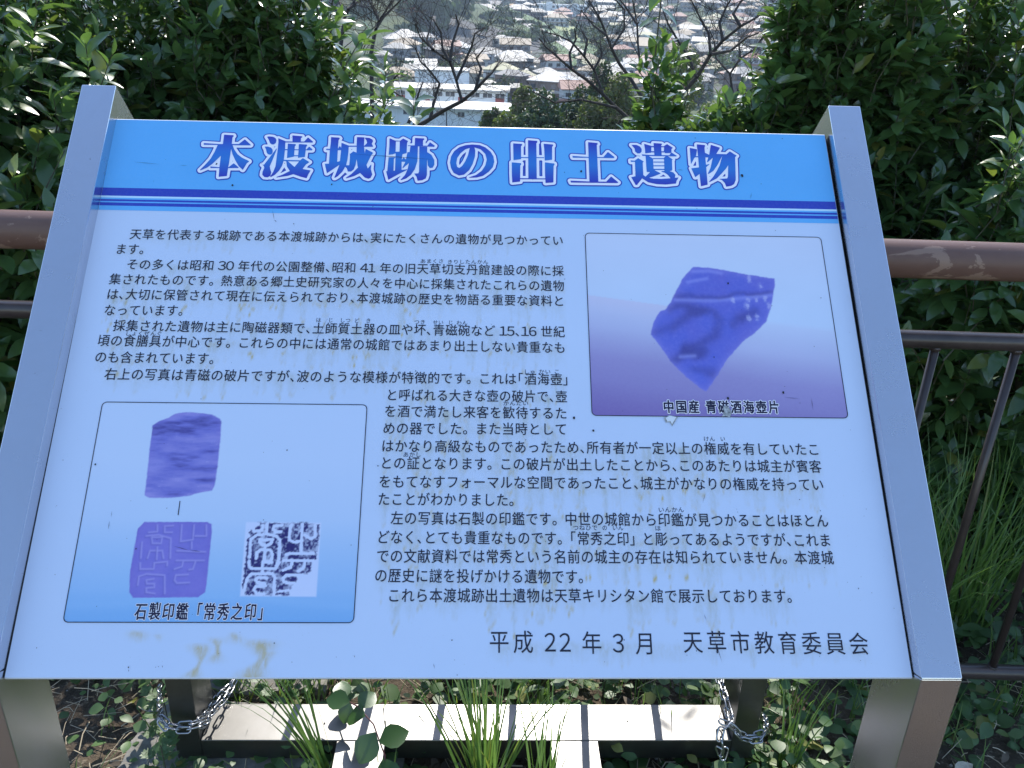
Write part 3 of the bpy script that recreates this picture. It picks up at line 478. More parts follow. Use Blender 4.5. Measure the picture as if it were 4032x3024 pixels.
# title characters: signed distance of the traced strokes, contoured at three levels
def sdf_poly(P, X, Y):
    P = np.asarray(P, float); d = np.full(X.shape, 1e9); inside = np.zeros(X.shape, bool)
    for a, b in zip(P, np.roll(P, -1, 0)):
        e = b-a; L2 = e@e+1e-12; t = np.clip(((X-a[0])*e[0]+(Y-a[1])*e[1])/L2, 0, 1)
        d = np.minimum(d, (X-a[0]-t*e[0])**2+(Y-a[1]-t*e[1])**2)
        c = (a[1] > Y) != (b[1] > Y); inside ^= c & (X < a[0]+(Y-a[1])*e[0]/(e[1] if e[1] else 1e-12))
    d = np.sqrt(d); return np.where(inside, -d, d)
def contour(D, x0, y0, h, z, lev, v, f):
    D = D-lev; ins = D < 0; base = len(v); cache = {}
    def pt(i, j, i2=None, j2=None):
        k = (i, j, i2, j2)
        if k in cache: return cache[k]
        if i2 is None: p = (x0+j*h, y0+i*h, z)
        else:
            t = D[i, j]/(D[i, j]-D[i2, j2]); p = (x0+(j+(j2-j)*t)*h, y0+(i+(i2-i)*t)*h, z)
        v.append(p); cache[k] = len(v)-1; return len(v)-1
    full = ins[:-1, :-1] & ins[1:, :-1] & ins[:-1, 1:] & ins[1:, 1:]
    anyi = ins[:-1, :-1] | ins[1:, :-1] | ins[:-1, 1:] | ins[1:, 1:]
    for i in range(full.shape[0]):
        r = full[i]; ed = np.flatnonzero(np.diff(np.concatenate([[0], r.astype(int), [0]])))
        for a, b in ed.reshape(-1, 2): f.append((pt(i, a), pt(i, b), pt(i+1, b), pt(i+1, a)))
    for i, j in zip(*np.nonzero(anyi & ~full)):
        cs = [(i, j), (i, j+1), (i+1, j+1), (i+1, j)]; q = []
        for k in range(4):
            a, b = cs[k], cs[(k+1) % 4]
            if ins[a]: q.append(pt(*a))
            if ins[a] != ins[b]:
                lo, hi = (a, b) if a < b else (b, a); q.append(pt(*lo, *hi))
        if len(q) >= 3: f.append(tuple(q))
GC = [(.0, ink(38, 48, 178)), (.42, ink(34, 105, 205)), (.6, ink(34, 100, 205)), (1., ink(40, 50, 180))]
for ch, polys, holes in TITLE:
    allp = np.array([p for q in polys for p in q])/1e4; h = .0006; pad = .0075
    x0, y0 = allp.min(0)-pad; x1, y1 = allp.max(0)+pad
    nxg, nyg = int((x1-x0)/h)+2, int((y1-y0)/h)+2
    XX, YY = np.meshgrid(x0+np.arange(nxg)*h, y0+np.arange(nyg)*h)
    D = np.full(XX.shape, 1e9)
    for p in polys: D = np.minimum(D, sdf_poly(np.array(p)/1e4, XX, YY))
    for p in holes: D = np.maximum(D, -sdf_poly(np.array(p)/1e4, XX, YY))
    v, f, idx = [], [], []
    contour(D, x0, y0, h, .0006, .0058, v, f); idx += [0]*len(f)
    n1 = len(f); contour(D, x0, y0, h, .0009, .0040, v, f); idx += [1]*(len(f)-n1)
    n2 = len(f); nv2 = len(v); contour(D, x0, y0, h, .0012, 0., v, f); idx += [2]*(len(f)-n2)
    o = part('title_character', v, f, [M_navy, M_white, M_title], panel, idx=idx)
    yy = np.array([p[1] for p in v]); tt = np.clip((yy-allp[:, 1].min())/(allp[:, 1].max()-allp[:, 1].min()), 0, 1)
    cc = np.stack([np.interp(tt, [g[0] for g in GC], [g[1][k] for g in GC]) for k in range(3)]+[np.ones(len(tt))], 1)
    a = o.data.color_attributes.new('col', 'FLOAT_COLOR', 'POINT'); a.data.foreach_set('color', cc.astype(np.float32).ravel())
# lettering from the built-in font
GL = {}
def glyph(ch, off=0.):
    if (ch, off) not in GL:
        c = bpy.data.curves.new('glyph', 'FONT'); c.body = ch; c.offset = off; c.resolution_u = 5
        o = bpy.data.objects.new('glyph', c); COL.objects.link(o)
        m = bpy.data.meshes.new_from_object(o)
        v = np.zeros(len(m.vertices)*3); m.vertices.foreach_get('co', v); v = v.reshape(-1, 3)
        f = [tuple(p.vertices) for p in m.polygons]
        bpy.data.objects.remove(o); bpy.data.curves.remove(c); bpy.data.meshes.remove(m)
        GL[ch, off] = (v, f)
    return GL[ch, off]
GE = {}
def glyph_edges(c, off, gf):
    if c not in GE:
        cnt = {}
        for q in gf:
            for a, b in zip(q, q[1:]+q[:1]): cnt[(min(a, b), max(a, b))] = cnt.get((min(a, b), max(a, b)), 0)+1
        GE[c] = [k for k, n_ in cnt.items() if n_ == 1]
    return GE[c]
def adv(ch):
    if ch == ' ': return .30
    if ch in '、。' : return .5 if ch == '、' else .92
    if ch == '「': return .55
    if ch == '」': return .9
    if ch == '　': return 1.0
    if ch in '0123456789': return .62
    return 1.
def textmesh(name, t_, x0, y0, x1, y1, hgt, z, mat, off=0., wf=.97, parent=panel, slant=0., bold=0.):
    A = [adv(c) for c in t_] if wf != .9 else [1. if c != ' ' else .35 for c in t_]; A[-1] = 1. if t_[-1] not in '。」' or wf == .9 else .45
    pitch = (x1-x0)/sum(A); v = []; f = []; cx = x0
    for c, a in zip(t_, A):
        if c not in ' 　':
            latin = c in '0123456789'
            gv_, gf = glyph(chr(0xFF10+int(c)) if latin else c, off); n = len(v)
            sx, sy = pitch*wf, hgt
            ox = cx+(pitch*a-sx)/2 if a == 1 else cx
            if c == '「' and a < 1: ox = cx-pitch*.48
            if latin: sx = pitch*(1.12 if wf > .9 else .86); ox = cx+(pitch*a-sx)/2; sy = hgt*1.02
            yb = y0+(y1-y0)*(cx-x0)/max(1e-6, x1-x0)-.38*hgt
            v += [(ox+p[0]*sx, yb+p[1]*sy, z) for p in gv_]; f += [tuple(k+n for k in q) for q in gf]
            if bold:                                   # ink spread along the outline
                for a_, b_ in glyph_edges(chr(0xFF10+int(c)) if latin else c, off, gf):
                    p, q = Vector((gv_[a_][0]*sx, gv_[a_][1]*sy)), Vector((gv_[b_][0]*sx, gv_[b_][1]*sy)); d = q-p
                    if d.length < 1e-6: continue
                    s_ = Vector((-d.y, d.x)).normalized()*bold*sy*2; m = len(v)
                    v += [(ox+t_2.x, yb+t_2.y, z+.00005) for t_2 in (p-s_, q-s_, q+s_, p+s_)]; f.append((m, m+1, m+2, m+3))
        cx += pitch*a
    return part(name, v, f, mat, parent)
def boldtext(t_, x0, y0, x1, y1, hgt, o1, o2):
    o = textmesh('tmp', t_, x0, y0, x1, y1, hgt, 0, M_ink, 0., .9); me_ = o.data
    co = np.array([v_.co[:2] for v_ in me_.vertices]); cnt = {}
    for p in me_.polygons:
        vs = list(p.vertices)
        for a, b in zip(vs, vs[1:]+vs[:1]): cnt[(min(a, b), max(a, b))] = cnt.get((min(a, b), max(a, b)), 0)+1
    ed = np.array([k for k, c in cnt.items() if c == 1]); bpy.data.objects.remove(o)
    A_, B_ = co[ed[:, 0]], co[ed[:, 1]]; h = .00042; pad = .003
    v, f, idx = [], [], []; xa, xb = co[:, 0].min()-pad, co[:, 0].max()+pad; ya, yb = co[:, 1].min()-pad, co[:, 1].max()+pad
    XX, YY = np.meshgrid(np.arange(xa, xb, h), np.arange(ya, yb, h)); D2 = np.full(XX.shape, 1.); ins = np.zeros(XX.shape, bool)
    for a, b in zip(A_, B_):
        j0 = max(0, int((min(a[0], b[0])-xa-pad)/h)); j1 = int((max(a[0], b[0])-xa+pad)/h)+1; i0 = max(0, int((min(a[1], b[1])-ya-pad)/h)); i1 = int((max(a[1], b[1])-ya+pad)/h)+1
        X_, Y_ = XX[i0:i1, j0:j1], YY[i0:i1, j0:j1]; e = b-a
        t = np.clip(((X_-a[0])*e[0]+(Y_-a[1])*e[1])/(e@e+1e-14), 0, 1); D2[i0:i1, j0:j1] = np.minimum(D2[i0:i1, j0:j1], np.hypot(X_-a[0]-t*e[0], Y_-a[1]-t*e[1]))
        if a[1] != b[1]:
            r0, r1 = sorted((a[1], b[1])); k0 = int(math.ceil((r0-ya)/h)); k1 = int(math.ceil((r1-ya)/h))
            for k in range(max(0, k0), min(k1, XX.shape[0])):
                xc = a[0]+(ya+k*h-a[1])*e[0]/e[1]; ins[k, :max(0, int(math.ceil((xc-xa)/h)))] ^= True
    D_ = np.where(ins, -D2, D2)
    contour(D_, xa, ya, h, .0008, o2, v, f); idx += [0]*len(f); n_ = len(f)
    contour(D_, xa, ya, h, .0011, o1, v, f); idx += [1]*(len(f)-n_)
    part('caption', v, f, [M_white, M_blackink], panel, idx=idx)
for t_, x0, y0, x1, y1, kind in LINES:
    x0, y0, x1, y1 = x0/1e4, y0/1e4, x1/1e4, y1/1e4
    if kind == 'b': textmesh('text_line', t_, x0, y0, x1, y1, .0186, .0005, M_ink, 0, bold=.0022)
    elif kind == 'r': textmesh('reading_aid', t_, x0, y0, x1, y1, .0078, .0005, M_ink, 0, .95)
    elif kind == 's':
      whole = [adv(c) for c in t_]; cut = t_.index('　'); unit = (x1-x0)/(sum(whole)); xa = x0+unit*sum(whole[:cut]); xb = x0+unit*sum(whole[:cut+1])
      for nm_, tt_, x0, x1 in (('date_line', t_[:cut], x0, xa), ('office_line', t_[cut+1:], xb, x1)): textmesh(nm_, tt_, x0, y0, x1, y1, .0285, .0005, M_ink, 0, .86)
    elif kind == 'c': boldtext(t_, x0, y0, x1, y1, .0215, .0003, .0010)
    elif kind == 'w': boldtext(t_, x0, y0, x1, y1, .0195, .00045, .0014)
# the two printed photographs: coloured grids
def seg_d(P, X, Y):
    d = np.full(X.shape, 1e9)
    for a, b in zip(P[:-1], P[1:]):
        a = np.array(a, float); b = np.array(b, float); e = b-a; t = np.clip(((X-a[0])*e[0]+(Y-a[1])*e[1])/(e@e+1e-9), 0, 1)
        d = np.minimum(d, np.hypot(X-a[0]-t*e[0], Y-a[1]-t*e[1]))
    return d
def vnoise(shape, cell, r, octs=4):
    out = np.zeros(shape); amp = 1.; tot = 0
    cy, cx_ = cell
    for _ in range(octs):
        gh, gw = int(shape[0]/cy)+3, int(shape[1]/cx_)+3; g = r.random((gh, gw))
        yy = np.arange(shape[0])/cy; xx = np.arange(shape[1])/cx_; iy = yy.astype(int); ix = xx.astype(int)
        fy = (yy-iy)[:, None]; fx = (xx-ix)[None]; fy = fy*fy*(3-2*fy); fx = fx*fx*(3-2*fx)
        a = g[iy][:, ix]; b = g[iy][:, ix+1]; c = g[iy+1][:, ix]; d = g[iy+1][:, ix+1]
        out += amp*((a*(1-fx)+b*fx)*(1-fy)+(c*(1-fx)+d*fx)*fy); tot += amp; amp *= .5; cy = max(1., cy/2); cx_ = max(1., cx_/2)
    return out/tot
def C3(*a): return np.array(ink(*a))
def photo(name, box, paint, z=.0004, step=.0011):
    P = np.array(box)/1e4; x0, x1 = P[:, 0].min(), P[:, 0].max(); y0, y1 = P[:, 1].min(), P[:, 1].max()
    nx_, ny_ = int((x1-x0)/step)+2, int((y1-y0)/step)+2
    gx_ = np.linspace(x0, x1, nx_); gy_ = np.linspace(y0, y1, ny_); XX, YY = np.meshgrid(gx_, gy_)
    C = paint(XX*1e4, YY*1e4, XX.shape)
    r_ = .006; inb = np.hypot(np.maximum(0, np.maximum(x0+r_-XX, XX-x1+r_)), np.maximum(0, np.maximum(y0+r_-YY, YY-y1+r_))) <= r_+.0003
    V_ = np.stack([XX.ravel(), YY.ravel(), np.full(XX.size, z)], 1)
    i_ = (np.arange(ny_-1)[:, None]*nx_+np.arange(nx_-1)[None]); ok = (inb[:-1, :-1] & inb[1:, 1:] & inb[1:, :-1] & inb[:-1, 1:]).ravel(); i_ = i_.ravel()[ok]
    F_ = np.stack([i_, i_+1, i_+1+nx_, i_+nx_], 1)
    cols_ = np.concatenate([C.reshape(-1, 3), np.ones((C.shape[0]*C.shape[1], 1))], 1)
    link(name, bulk(name, V_, F_, M_photo, False, np.clip(cols_, 0.003, .95)), panel)
    # thin rounded border line
    ring = []
    for cx_, cy_, a0 in ((x1-r_, y1-r_, 0), (x0+r_, y1-r_, 90), (x0+r_, y0+r_, 180), (x1-r_, y0+r_, 270)):
        for k in range(6): a = R(a0+k*18); ring.append((cx_, cy_, a))
    w_ = .0005; v = []
    for cx_, cy_, a in ring:
        v += [(cx_+math.cos(a)*(r_-w_), cy_+math.sin(a)*(r_-w_), .0009), (cx_+math.cos(a)*(r_+w_), cy_+math.sin(a)*(r_+w_), .0009)]
    n = len(ring); part('border_line', v, [(2*k, 2*k+1, (2*k+3) % (2*n), (2*k+2) % (2*n)) for k in range(n)], M_ink, panel)
def mixc(C, m, c): m = np.clip(m, 0, 1)[..., None]; return C*(1-m)+c*m
def soft(d, w): return np.exp(-(d/w)**2)
def paint_shard(X, Y, sh):
    r = np.random.default_rng(5)
    hx, hy = zip(*HORIZON_R); hz_ = np.interp(X, hx, hy)
    top = mixc(np.ones(sh+(3,))*C3(155, 190, 243), (Y-4900)/1200, C3(160, 190, 240))
    bot = np.ones(sh+(3,))*C3(155, 185, 238); t = (hz_-Y)/1500
    bot = mixc(bot, t*1.6, C3(128, 140, 208)); bot = mixc(bot, t*1.1-.35, C3(98, 98, 178)); bot = mixc(bot, t*1.3-1.1, C3(90, 78, 160))
    C = mixc(top, (hz_-Y+40)/80, bot)
    m = soft(seg_d([(7016, 5200), (8300, 4980)], X, Y), 260)*(Y < hz_); C = mixc(C, m*.4, C3(165, 170, 220))
    C = C*(1+.05*(vnoise(sh, (30, 60), r)-.5))[..., None]
    D = sdf_poly(SHARD, X, Y)+ (vnoise(sh, (4, 4), r, 2)-.5)*16
    n_ = vnoise(sh, (26, 22), r); f_ = vnoise(sh, (3, 3), r, 2)
    S = np.ones(sh+(3,))*C3(70, 88, 204); S = mixc(S, n_*1.3-.4, C3(80, 88, 198)); S = mixc(S, (f_-.5)*.8, C3(100, 112, 215))
    S = mixc(S, np.clip((5700-Y)/2600, 0, 1)*.3, C3(66, 96, 218))
    for P in SHARD_DARK: S = mixc(S, soft(seg_d(P, X+(n_-.5)*160, Y+(n_-.5)*160), 80 if P is not SHARD_DARK[0] else 42)*(.25+.6*n_), C3(50, 56, 142))
    for P in SHARD_LIGHT: S = mixc(S, soft(seg_d(P, X, Y), 30)*.5, C3(118, 138, 235))
    for a, b in SHARD_FLECK: S = mixc(S, soft(np.hypot(X-a, (Y-b)*.7)+(f_-.5)*70, 27)*.6, C3(150, 170, 238))
    S = mixc(S, np.exp(D/45)*.5, C3(110, 120, 215))
    return mixc(C, .5-D/18, S)
def paint_seals(X, Y, sh):
    r = np.random.default_rng(6)
    t = (Y-634)/(3441-634)
    C = np.ones(sh+(3,))*C3(153, 188, 242); C = mixc(C, (.72-t)*1.5, C3(135, 178, 238)); C = mixc(C, (.45-t)*2.6, C3(112, 165, 234)); C = mixc(C, (.14-t)*5, C3(90, 152, 228))
    C = mixc(C, soft(t-.09+.02*np.sin(X/500), .02)*.3, C3(120, 172, 238))
    f_ = vnoise(sh, (3, 3), r, 2)
    # stone seal, side view
    D = sdf_poly(STONE, X, Y)+(f_-.5)*10; st = vnoise(sh, (7, 34), r, 4); st2 = vnoise(sh, (22, 60), r, 3)
    q = (Y*1.0-X*.28); band = .5+.5*np.sin(q/95+st2*7)
    S = np.ones(sh+(3,))*C3(88, 100, 200); S = mixc(S, (st-.42)*2.6, C3(118, 128, 216)); S = mixc(S, (band*st-.32)*1.5, C3(112, 126, 218)); S = mixc(S, (.42-st)*5, C3(58, 62, 150))
    S = mixc(S, (f_-.8)*2*(st > .5), C3(150, 165, 230)); S = mixc(S, np.exp(D/30)*.35, C3(110, 112, 205))
    C = mixc(C, .5-D/14, S)
    # seal face
    D = sdf_poly(SEAL, X, Y)+(f_-.5)*6
    S = np.ones(sh+(3,))*C3(99, 104, 206); S = mixc(S, vnoise(sh, (14, 18), r)*1.2-.5, C3(84, 94, 198))
    for P in SEAL_GROOVES:
        S = mixc(S, soft(seg_d([(a-9, b-12) for a, b in P], X, Y), 13)*.6, C3(72, 76, 172))
        S = mixc(S, soft(seg_d(P, X, Y), 11)*.75, C3(130, 140, 226))
    S = mixc(S, np.exp(D/26)*.4, C3(96, 86, 190))
    C = mixc(C, .5-D/12, S)
    # stamp impression on white paper
    D = sdf_poly(STAMP, X, Y); C = mixc(C, .5-D/16, np.ones(sh+(3,))*C3(160, 190, 246))
    bl = vnoise(sh, (2.2, 2.2), r, 2); bl2 = vnoise(sh, (9, 9), r, 3)
    ink_ = .5-(sdf_poly(STAMP_DARK, X, Y)+(bl-.5)*40)/12
    for P in STAMP_LINES: ink_ = np.minimum(ink_, .5+(seg_d(P, X, Y)+(bl-.5)*12-(20 if P is not STAMP_LINES[-1] else 16))/7)
    tex = np.clip(.86+(bl2-.5)*1.6+(bl-.5)*1.6+.5*(seg_d([(2600, 900), (2600, 1800)], X, Y) < 60), .25, 1)
    C = mixc(C, np.clip(ink_, 0, 1)*tex, C3(26, 20, 100))
    return C
photo('printed_photo', BOX_R, paint_shard)
photo('printed_photo', BOX_L, paint_seals)
flatpart('pointer_line', [[(a/1e4, b/1e4) for a, b in TICK]], M_ink, .0009)
# scratches, specks and chipped print
for (a, b), w_ in SCRATCHES:
    a = Vector(a)/1e4; b = Vector(b)/1e4; d = (b-a); p_ = Vector((-d.y, d.x)).normalized()*w_/10*.00028
    m_ = a.lerp(b, .5)+p_*.8
    flatpart('scratch', [[tuple(a), tuple(m_-p_), tuple(b), tuple(m_+p_)]], M_blackink, .0016)
sp = MB()
for x_, y_, r_ in DOTS:
    n = 7; sp.add([(x_/1e4+math.cos(k)*r_*.00028*(.7+.5*random.random()), y_/1e4+math.sin(k)*r_*.00035, .0016) for k in np.linspace(0, 5.4, n)], [tuple(range(n))])
for k in range(150):
    x_, y_ = random.random()*PW, random.random()*PH; r_ = .0004+.0005*random.random()**3
    sp.add([(x_+math.cos(a)*r_, y_+math.sin(a)*r_*random.uniform(.6, 1.5), .0016) for a in (0, 1.3, 2.5, 3.8, 5)], [tuple(range(5))])
o = sp.to('speck', M_rubber, panel); o['kind'] = 'stuff'
M_chip = flat('chipped_print', (.35, .36, .36), .6, var=.6, sc=300); M_chipw = flat('bare_chip', (.72, .74, .76), .5)
flatpart('chipped_spot', [[(a/1e4, b/1e4) for a, b in CHIP_B]], M_chip, .0018)
ca = [(a/1e4, b/1e4) for a, b in CHIP_A]; cm = np.mean(ca, 0)
flatpart('chipped_spot', [[tuple(cm+(np.array(p)-cm)*.82) for p in ca]], M_chip, .0012); flatpart('chipped_spot', [[tuple(cm+(np.array(p)-cm)*.62+np.array((.0002, .0006))) for p in ca]], M_chipw, .0018)
# rounded front rims of the sheet
for nm_, v_ in (('rim', [(0, PH, 0), (PW, PH, 0), (PW, PH+.0015, -.0010), (0, PH+.0015, -.0010), (0, PH+.0022, -.004), (PW, PH+.0022, -.004)]), ('rim', [(PW, 0, 0), (0, 0, 0), (0, -.0012, -.001), (PW, -.0012, -.001), (PW, -.0016, -.004), (0, -.0016, -.004)])):
    part(nm_, v_, [(0, 1, 2, 3), (3, 2, 5, 4)], M_rim, panel)
# metal stand
def prism(prof, s0, s1):
    v = [SG(s0, a, z) for a, z in prof]+[SG(s1, a, z) for a, z in prof]; n = len(prof)
    return v, [tuple(range(n))[::-1], tuple(range(n, 2*n))]+[(k, (k+1) % n, n+(k+1) % n, n+k) for k in range(n)]
hx = math.hypot(EY.x, EY.y); tz = EY.z                       # run and rise of the slanted post
nzv, nh = EN.z, -math.hypot(EN.x, EN.y)
def onp(v, w): return (v*hx+w*nh, PO.z+v*tz+w*nzv)           # v up the sheet, w out of it -> (away, height)
FA = .023; DP = .10
fb = onp(0, FA); th = math.atan2(hx, tz)
leg_back = fb[0]+DP
# back line of the slanted post meets the back face of the leg
bx, bz = onp(0, FA-DP); kk = (leg_back-bx)/hx; mb = (leg_back, bz+kk*tz)
TOPV = .841
post_prof = [fb, onp(TOPV, FA), onp(TOPV, FA-DP), mb]
leg_prof = [(fb[0], 0.0), (fb[0], fb[1]-.0006), (mb[0], mb[1]-.0006), (leg_back, 0.0)]
UF = .5165; UB = UF+DP; zt, zb = .09, .04
upb = [(a, z) for a, z in (onp((UF-bx)/hx, 0), onp((UB-bx)/hx, 0))]
def backz(a): return bz+(a-bx)/hx*tz
for s0, s1 in ((-.0515, -.0015), (PW+.0015, PW+.0515)):
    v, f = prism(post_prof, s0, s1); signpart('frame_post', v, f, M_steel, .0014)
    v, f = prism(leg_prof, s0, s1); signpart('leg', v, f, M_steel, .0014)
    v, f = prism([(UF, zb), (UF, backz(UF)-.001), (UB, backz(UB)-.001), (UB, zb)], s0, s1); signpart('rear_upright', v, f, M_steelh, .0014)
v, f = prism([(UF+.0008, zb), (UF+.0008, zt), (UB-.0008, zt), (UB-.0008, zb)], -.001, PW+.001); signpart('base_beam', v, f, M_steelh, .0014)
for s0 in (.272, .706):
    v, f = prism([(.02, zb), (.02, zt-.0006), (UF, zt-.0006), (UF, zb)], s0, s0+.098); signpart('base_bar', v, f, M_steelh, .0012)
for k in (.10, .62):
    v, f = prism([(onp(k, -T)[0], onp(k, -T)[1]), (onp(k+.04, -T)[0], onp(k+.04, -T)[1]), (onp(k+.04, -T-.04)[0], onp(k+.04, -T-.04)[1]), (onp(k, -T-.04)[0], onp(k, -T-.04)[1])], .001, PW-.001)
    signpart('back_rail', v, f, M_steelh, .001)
for x0_, x1_ in ((-.0012, -.0001), (PW+.0001, PW+.0010)):
    bx_ = box(x0_, x1_, 0.0, PH, -T, .0002); signpart('sealant_joint', [PM@Vector(p) for p in bx_[0]], bx_[1], M_rubber)
# bolt heads on the base beam (tiny dark ones in the photograph)
for s_, a_ in ((.24, UF+.045), (.872, UF+.052)):
    c = SG(s_, a_, zt); v, f = tube([c, c+Vector((0, 0, .0016))], .0018, 8); signpart('screw', v, f, M_rubber)
# ------------------------------------------------------------------ fence
FY = 1.53
fence = empty('park_fence', (0, FY, 0), 'brown steel fence with a thick peeling handrail, running behind the sign', 'fence')
def fpart(name, v, f, m, sm=False, bev=0): return part(name, [Vector(p)-Vector((0, FY, 0)) for p in v], f, m, fence, sm, bev)
def rail(name, z, r, m, seg=24, x0=-4.5, x1=4.5):
    v, f = tube([(x0, FY, z), (x1, FY, z)], r, seg); o = fpart(name, v, f, m)
    o.data.polygons.foreach_set('use_smooth', [len(p.vertices) == 4 for p in o.data.polygons])
rail('handrail', 1.068, .0345, M_rail); rail('rail', .915, .0170, M_rail2); rail('rail', .124, .0172, M_rail2)
bal = None
for k in range(-32, 26):
    x_ = .790+.1522*k
    if abs((x_+.632)/2-round((x_+.632)/2)) < .03: continue
    if bal is None:
        v, f = tube([(0, 0, .137), (0, 0, .902)], .0083, 12)
        # weld beads at both ends
        for zz_ in (.139, .899): v2, f2 = tube([(0, 0, zz_-.004), (0, 0, zz_+.004)], .0108, 12); f += [tuple(i_+len(v) for i_ in q) for q in f2]; v = v+v2
        bal = mesh('baluster', v, f, M_rail2); bal.polygons.foreach_set('use_smooth', [len(p.vertices) == 4 for p in bal.polygons])
    link('baluster', bal, fence, Matrix.Translation((x_, 0, 0)))
for x_ in (-4.632, -2.632, -.632, 1.368, 3.368):
    v, f = box(x_-.038, x_+.038, FY+.02, FY+.075, -.02, 1.05); fpart('fence_post', v, f, M_rail2, bev=.003)
    v, f = box(x_-.012, x_+.012, FY+.002, FY+.019, .90, .93); fpart('bracket', v, f, M_rail2)
# ------------------------------------------------------------------ concrete pieces in the soil
def rough_block(name, x0, x1, y0, y1, z0, z1, mat, label, cat, seed=1, n=(14, 8), amp=.006):
    r = np.random.default_rng(seed); bm = bmesh.new(); bmesh.ops.create_cube(bm, size=1)
    bmesh.ops.subdivide_edges(bm, edges=bm.edges[:], cuts=7, use_grid_fill=True)
    for v_ in bm.verts:
        p = v_.co.copy(); c = Vector((p.x*(x1-x0), p.y*(y1-y0), p.z*(z1-z0)))
        k = r.normal(0, amp, 3); v_.co = c+Vector(k)
    me_ = bpy.data.meshes.new(name); bm.to_mesh(me_); bm.free(); me_.materials.append(mat)
    o = link(name, me_); o.location = ((x0+x1)/2, (y0+y1)/2, (z0+z1)/2)
    b = o.modifiers.new('bevel', 'BEVEL'); b.width = .004; b.segments = 1
    return tag(o, label, cat)
rough_block('concrete_footing', -.77, -.20, 1.262, 1.46, -.06, .034, M_conc, 'rough grey concrete footing under the left rear foot of the sign stand', 'footing', 1, amp=.0025)
rough_block('concrete_footing', -.74, -.40, 1.50, 1.80, -.06, .03, M_conc, 'grey concrete footing of the fence post behind the sign stand', 'footing', 2, amp=.003)
rough_block('retaining_kerb', -4.2, -1.55, 2.75, 3.1, -.1, .22, M_conc2, 'grey concrete kerb on the ground beyond the fence at the far left', 'kerb', 3, amp=.004)
# ------------------------------------------------------------------ leaves and shrubs
def leaf_tpl(wd_=.46, fold=.16, curl=.22, wave=0., tip=1., seg=5):
    """unit leaf along +Y, face +Z; three columns of verts"""
    prof = [(0, .03), (.10, .34), (.30, .86), (.52, 1.), (.74, .76), (.90, .36), (1., .03)]
    v = []; f = []
    for k, (t, w) in enumerate(prof):
        h = w*wd_/2; dz = -curl*t*t; lz = fold*h
        wv = wave*math.sin(t*9)
        v += [(-h, t, dz+lz+wv*h), (0, t, dz), (h, t, dz+lz-wv*h)]
    for k in range(len(prof)-1):
        a = 3*k; f += [(a, a+1, a+4, a+3), (a+1, a+2, a+5, a+4)]
    return np.array(v), np.array(f)
TPL = [leaf_tpl(.44, .30, .20), leaf_tpl(.50, .16, .34, .04), leaf_tpl(.40, .42, .10), leaf_tpl(.48, .25, .45, -.05)]
def frames(dirs, nrm):
    y = dirs/np.linalg.norm(dirs, axis=1, keepdims=True)
    x = np.cross(y, nrm); x /= np.linalg.norm(x, axis=1, keepdims=True)+1e-9
    z = np.cross(x, y); return np.stack([x, y, z], 2)          # columns
def place(tpl, pos, Rm, size):
    v, f = tpl; n = len(pos)
    V = np.einsum('nij,kj->nki', Rm, v)*size[:, None, None]+pos[:, None, :]
    F = (f[None]+(np.arange(n)*len(v))[:, None, None]).reshape(-1, f.shape[1])
    return V.reshape(-1, 3), F
def bulk_leaves(name, pos, Rm, size, mat, parent=None, tpls=TPL, kind='stuff', pick=None):
    Vs, Fs, n0 = [], [], 0; pick = rng.integers(0, len(tpls), len(pos)) if pick is None else pick
    for k, tp_ in enumerate(tpls):
        m = pick == k
        if m.any():
            V, F = place(tp_, pos[m], Rm[m], size[m]); Vs.append(V); Fs.append(F+n0); n0 += len(V)
    o = link(name, bulk(name, np.vstack(Vs), np.vstack(Fs), mat), parent)
    if kind: o['kind'] = kind
    return o
LEAF_ME = {}
def leaf_mesh(k, mat):
    if (k, mat.name) not in LEAF_ME:
        v, f = TPL[k]; LEAF_ME[k, mat.name] = mesh('leaf', v, [tuple(int(a) for a in q) for q in f], mat, True)
    return LEAF_ME[k, mat.name]
CAM = np.array([0, 0, 1.5])
def inview(p):
    d = p-CAM; c = d@np.array(M); q = c[:, :2]/np.maximum(c[:, 2:3], .01)*3450+np.array([2016, 1512])
    return (c[:, 2] > .1) & (q[:, 0] > -60) & (q[:, 0] < 4090) & (q[:, 1] > -60) & (q[:, 1] < 3084)
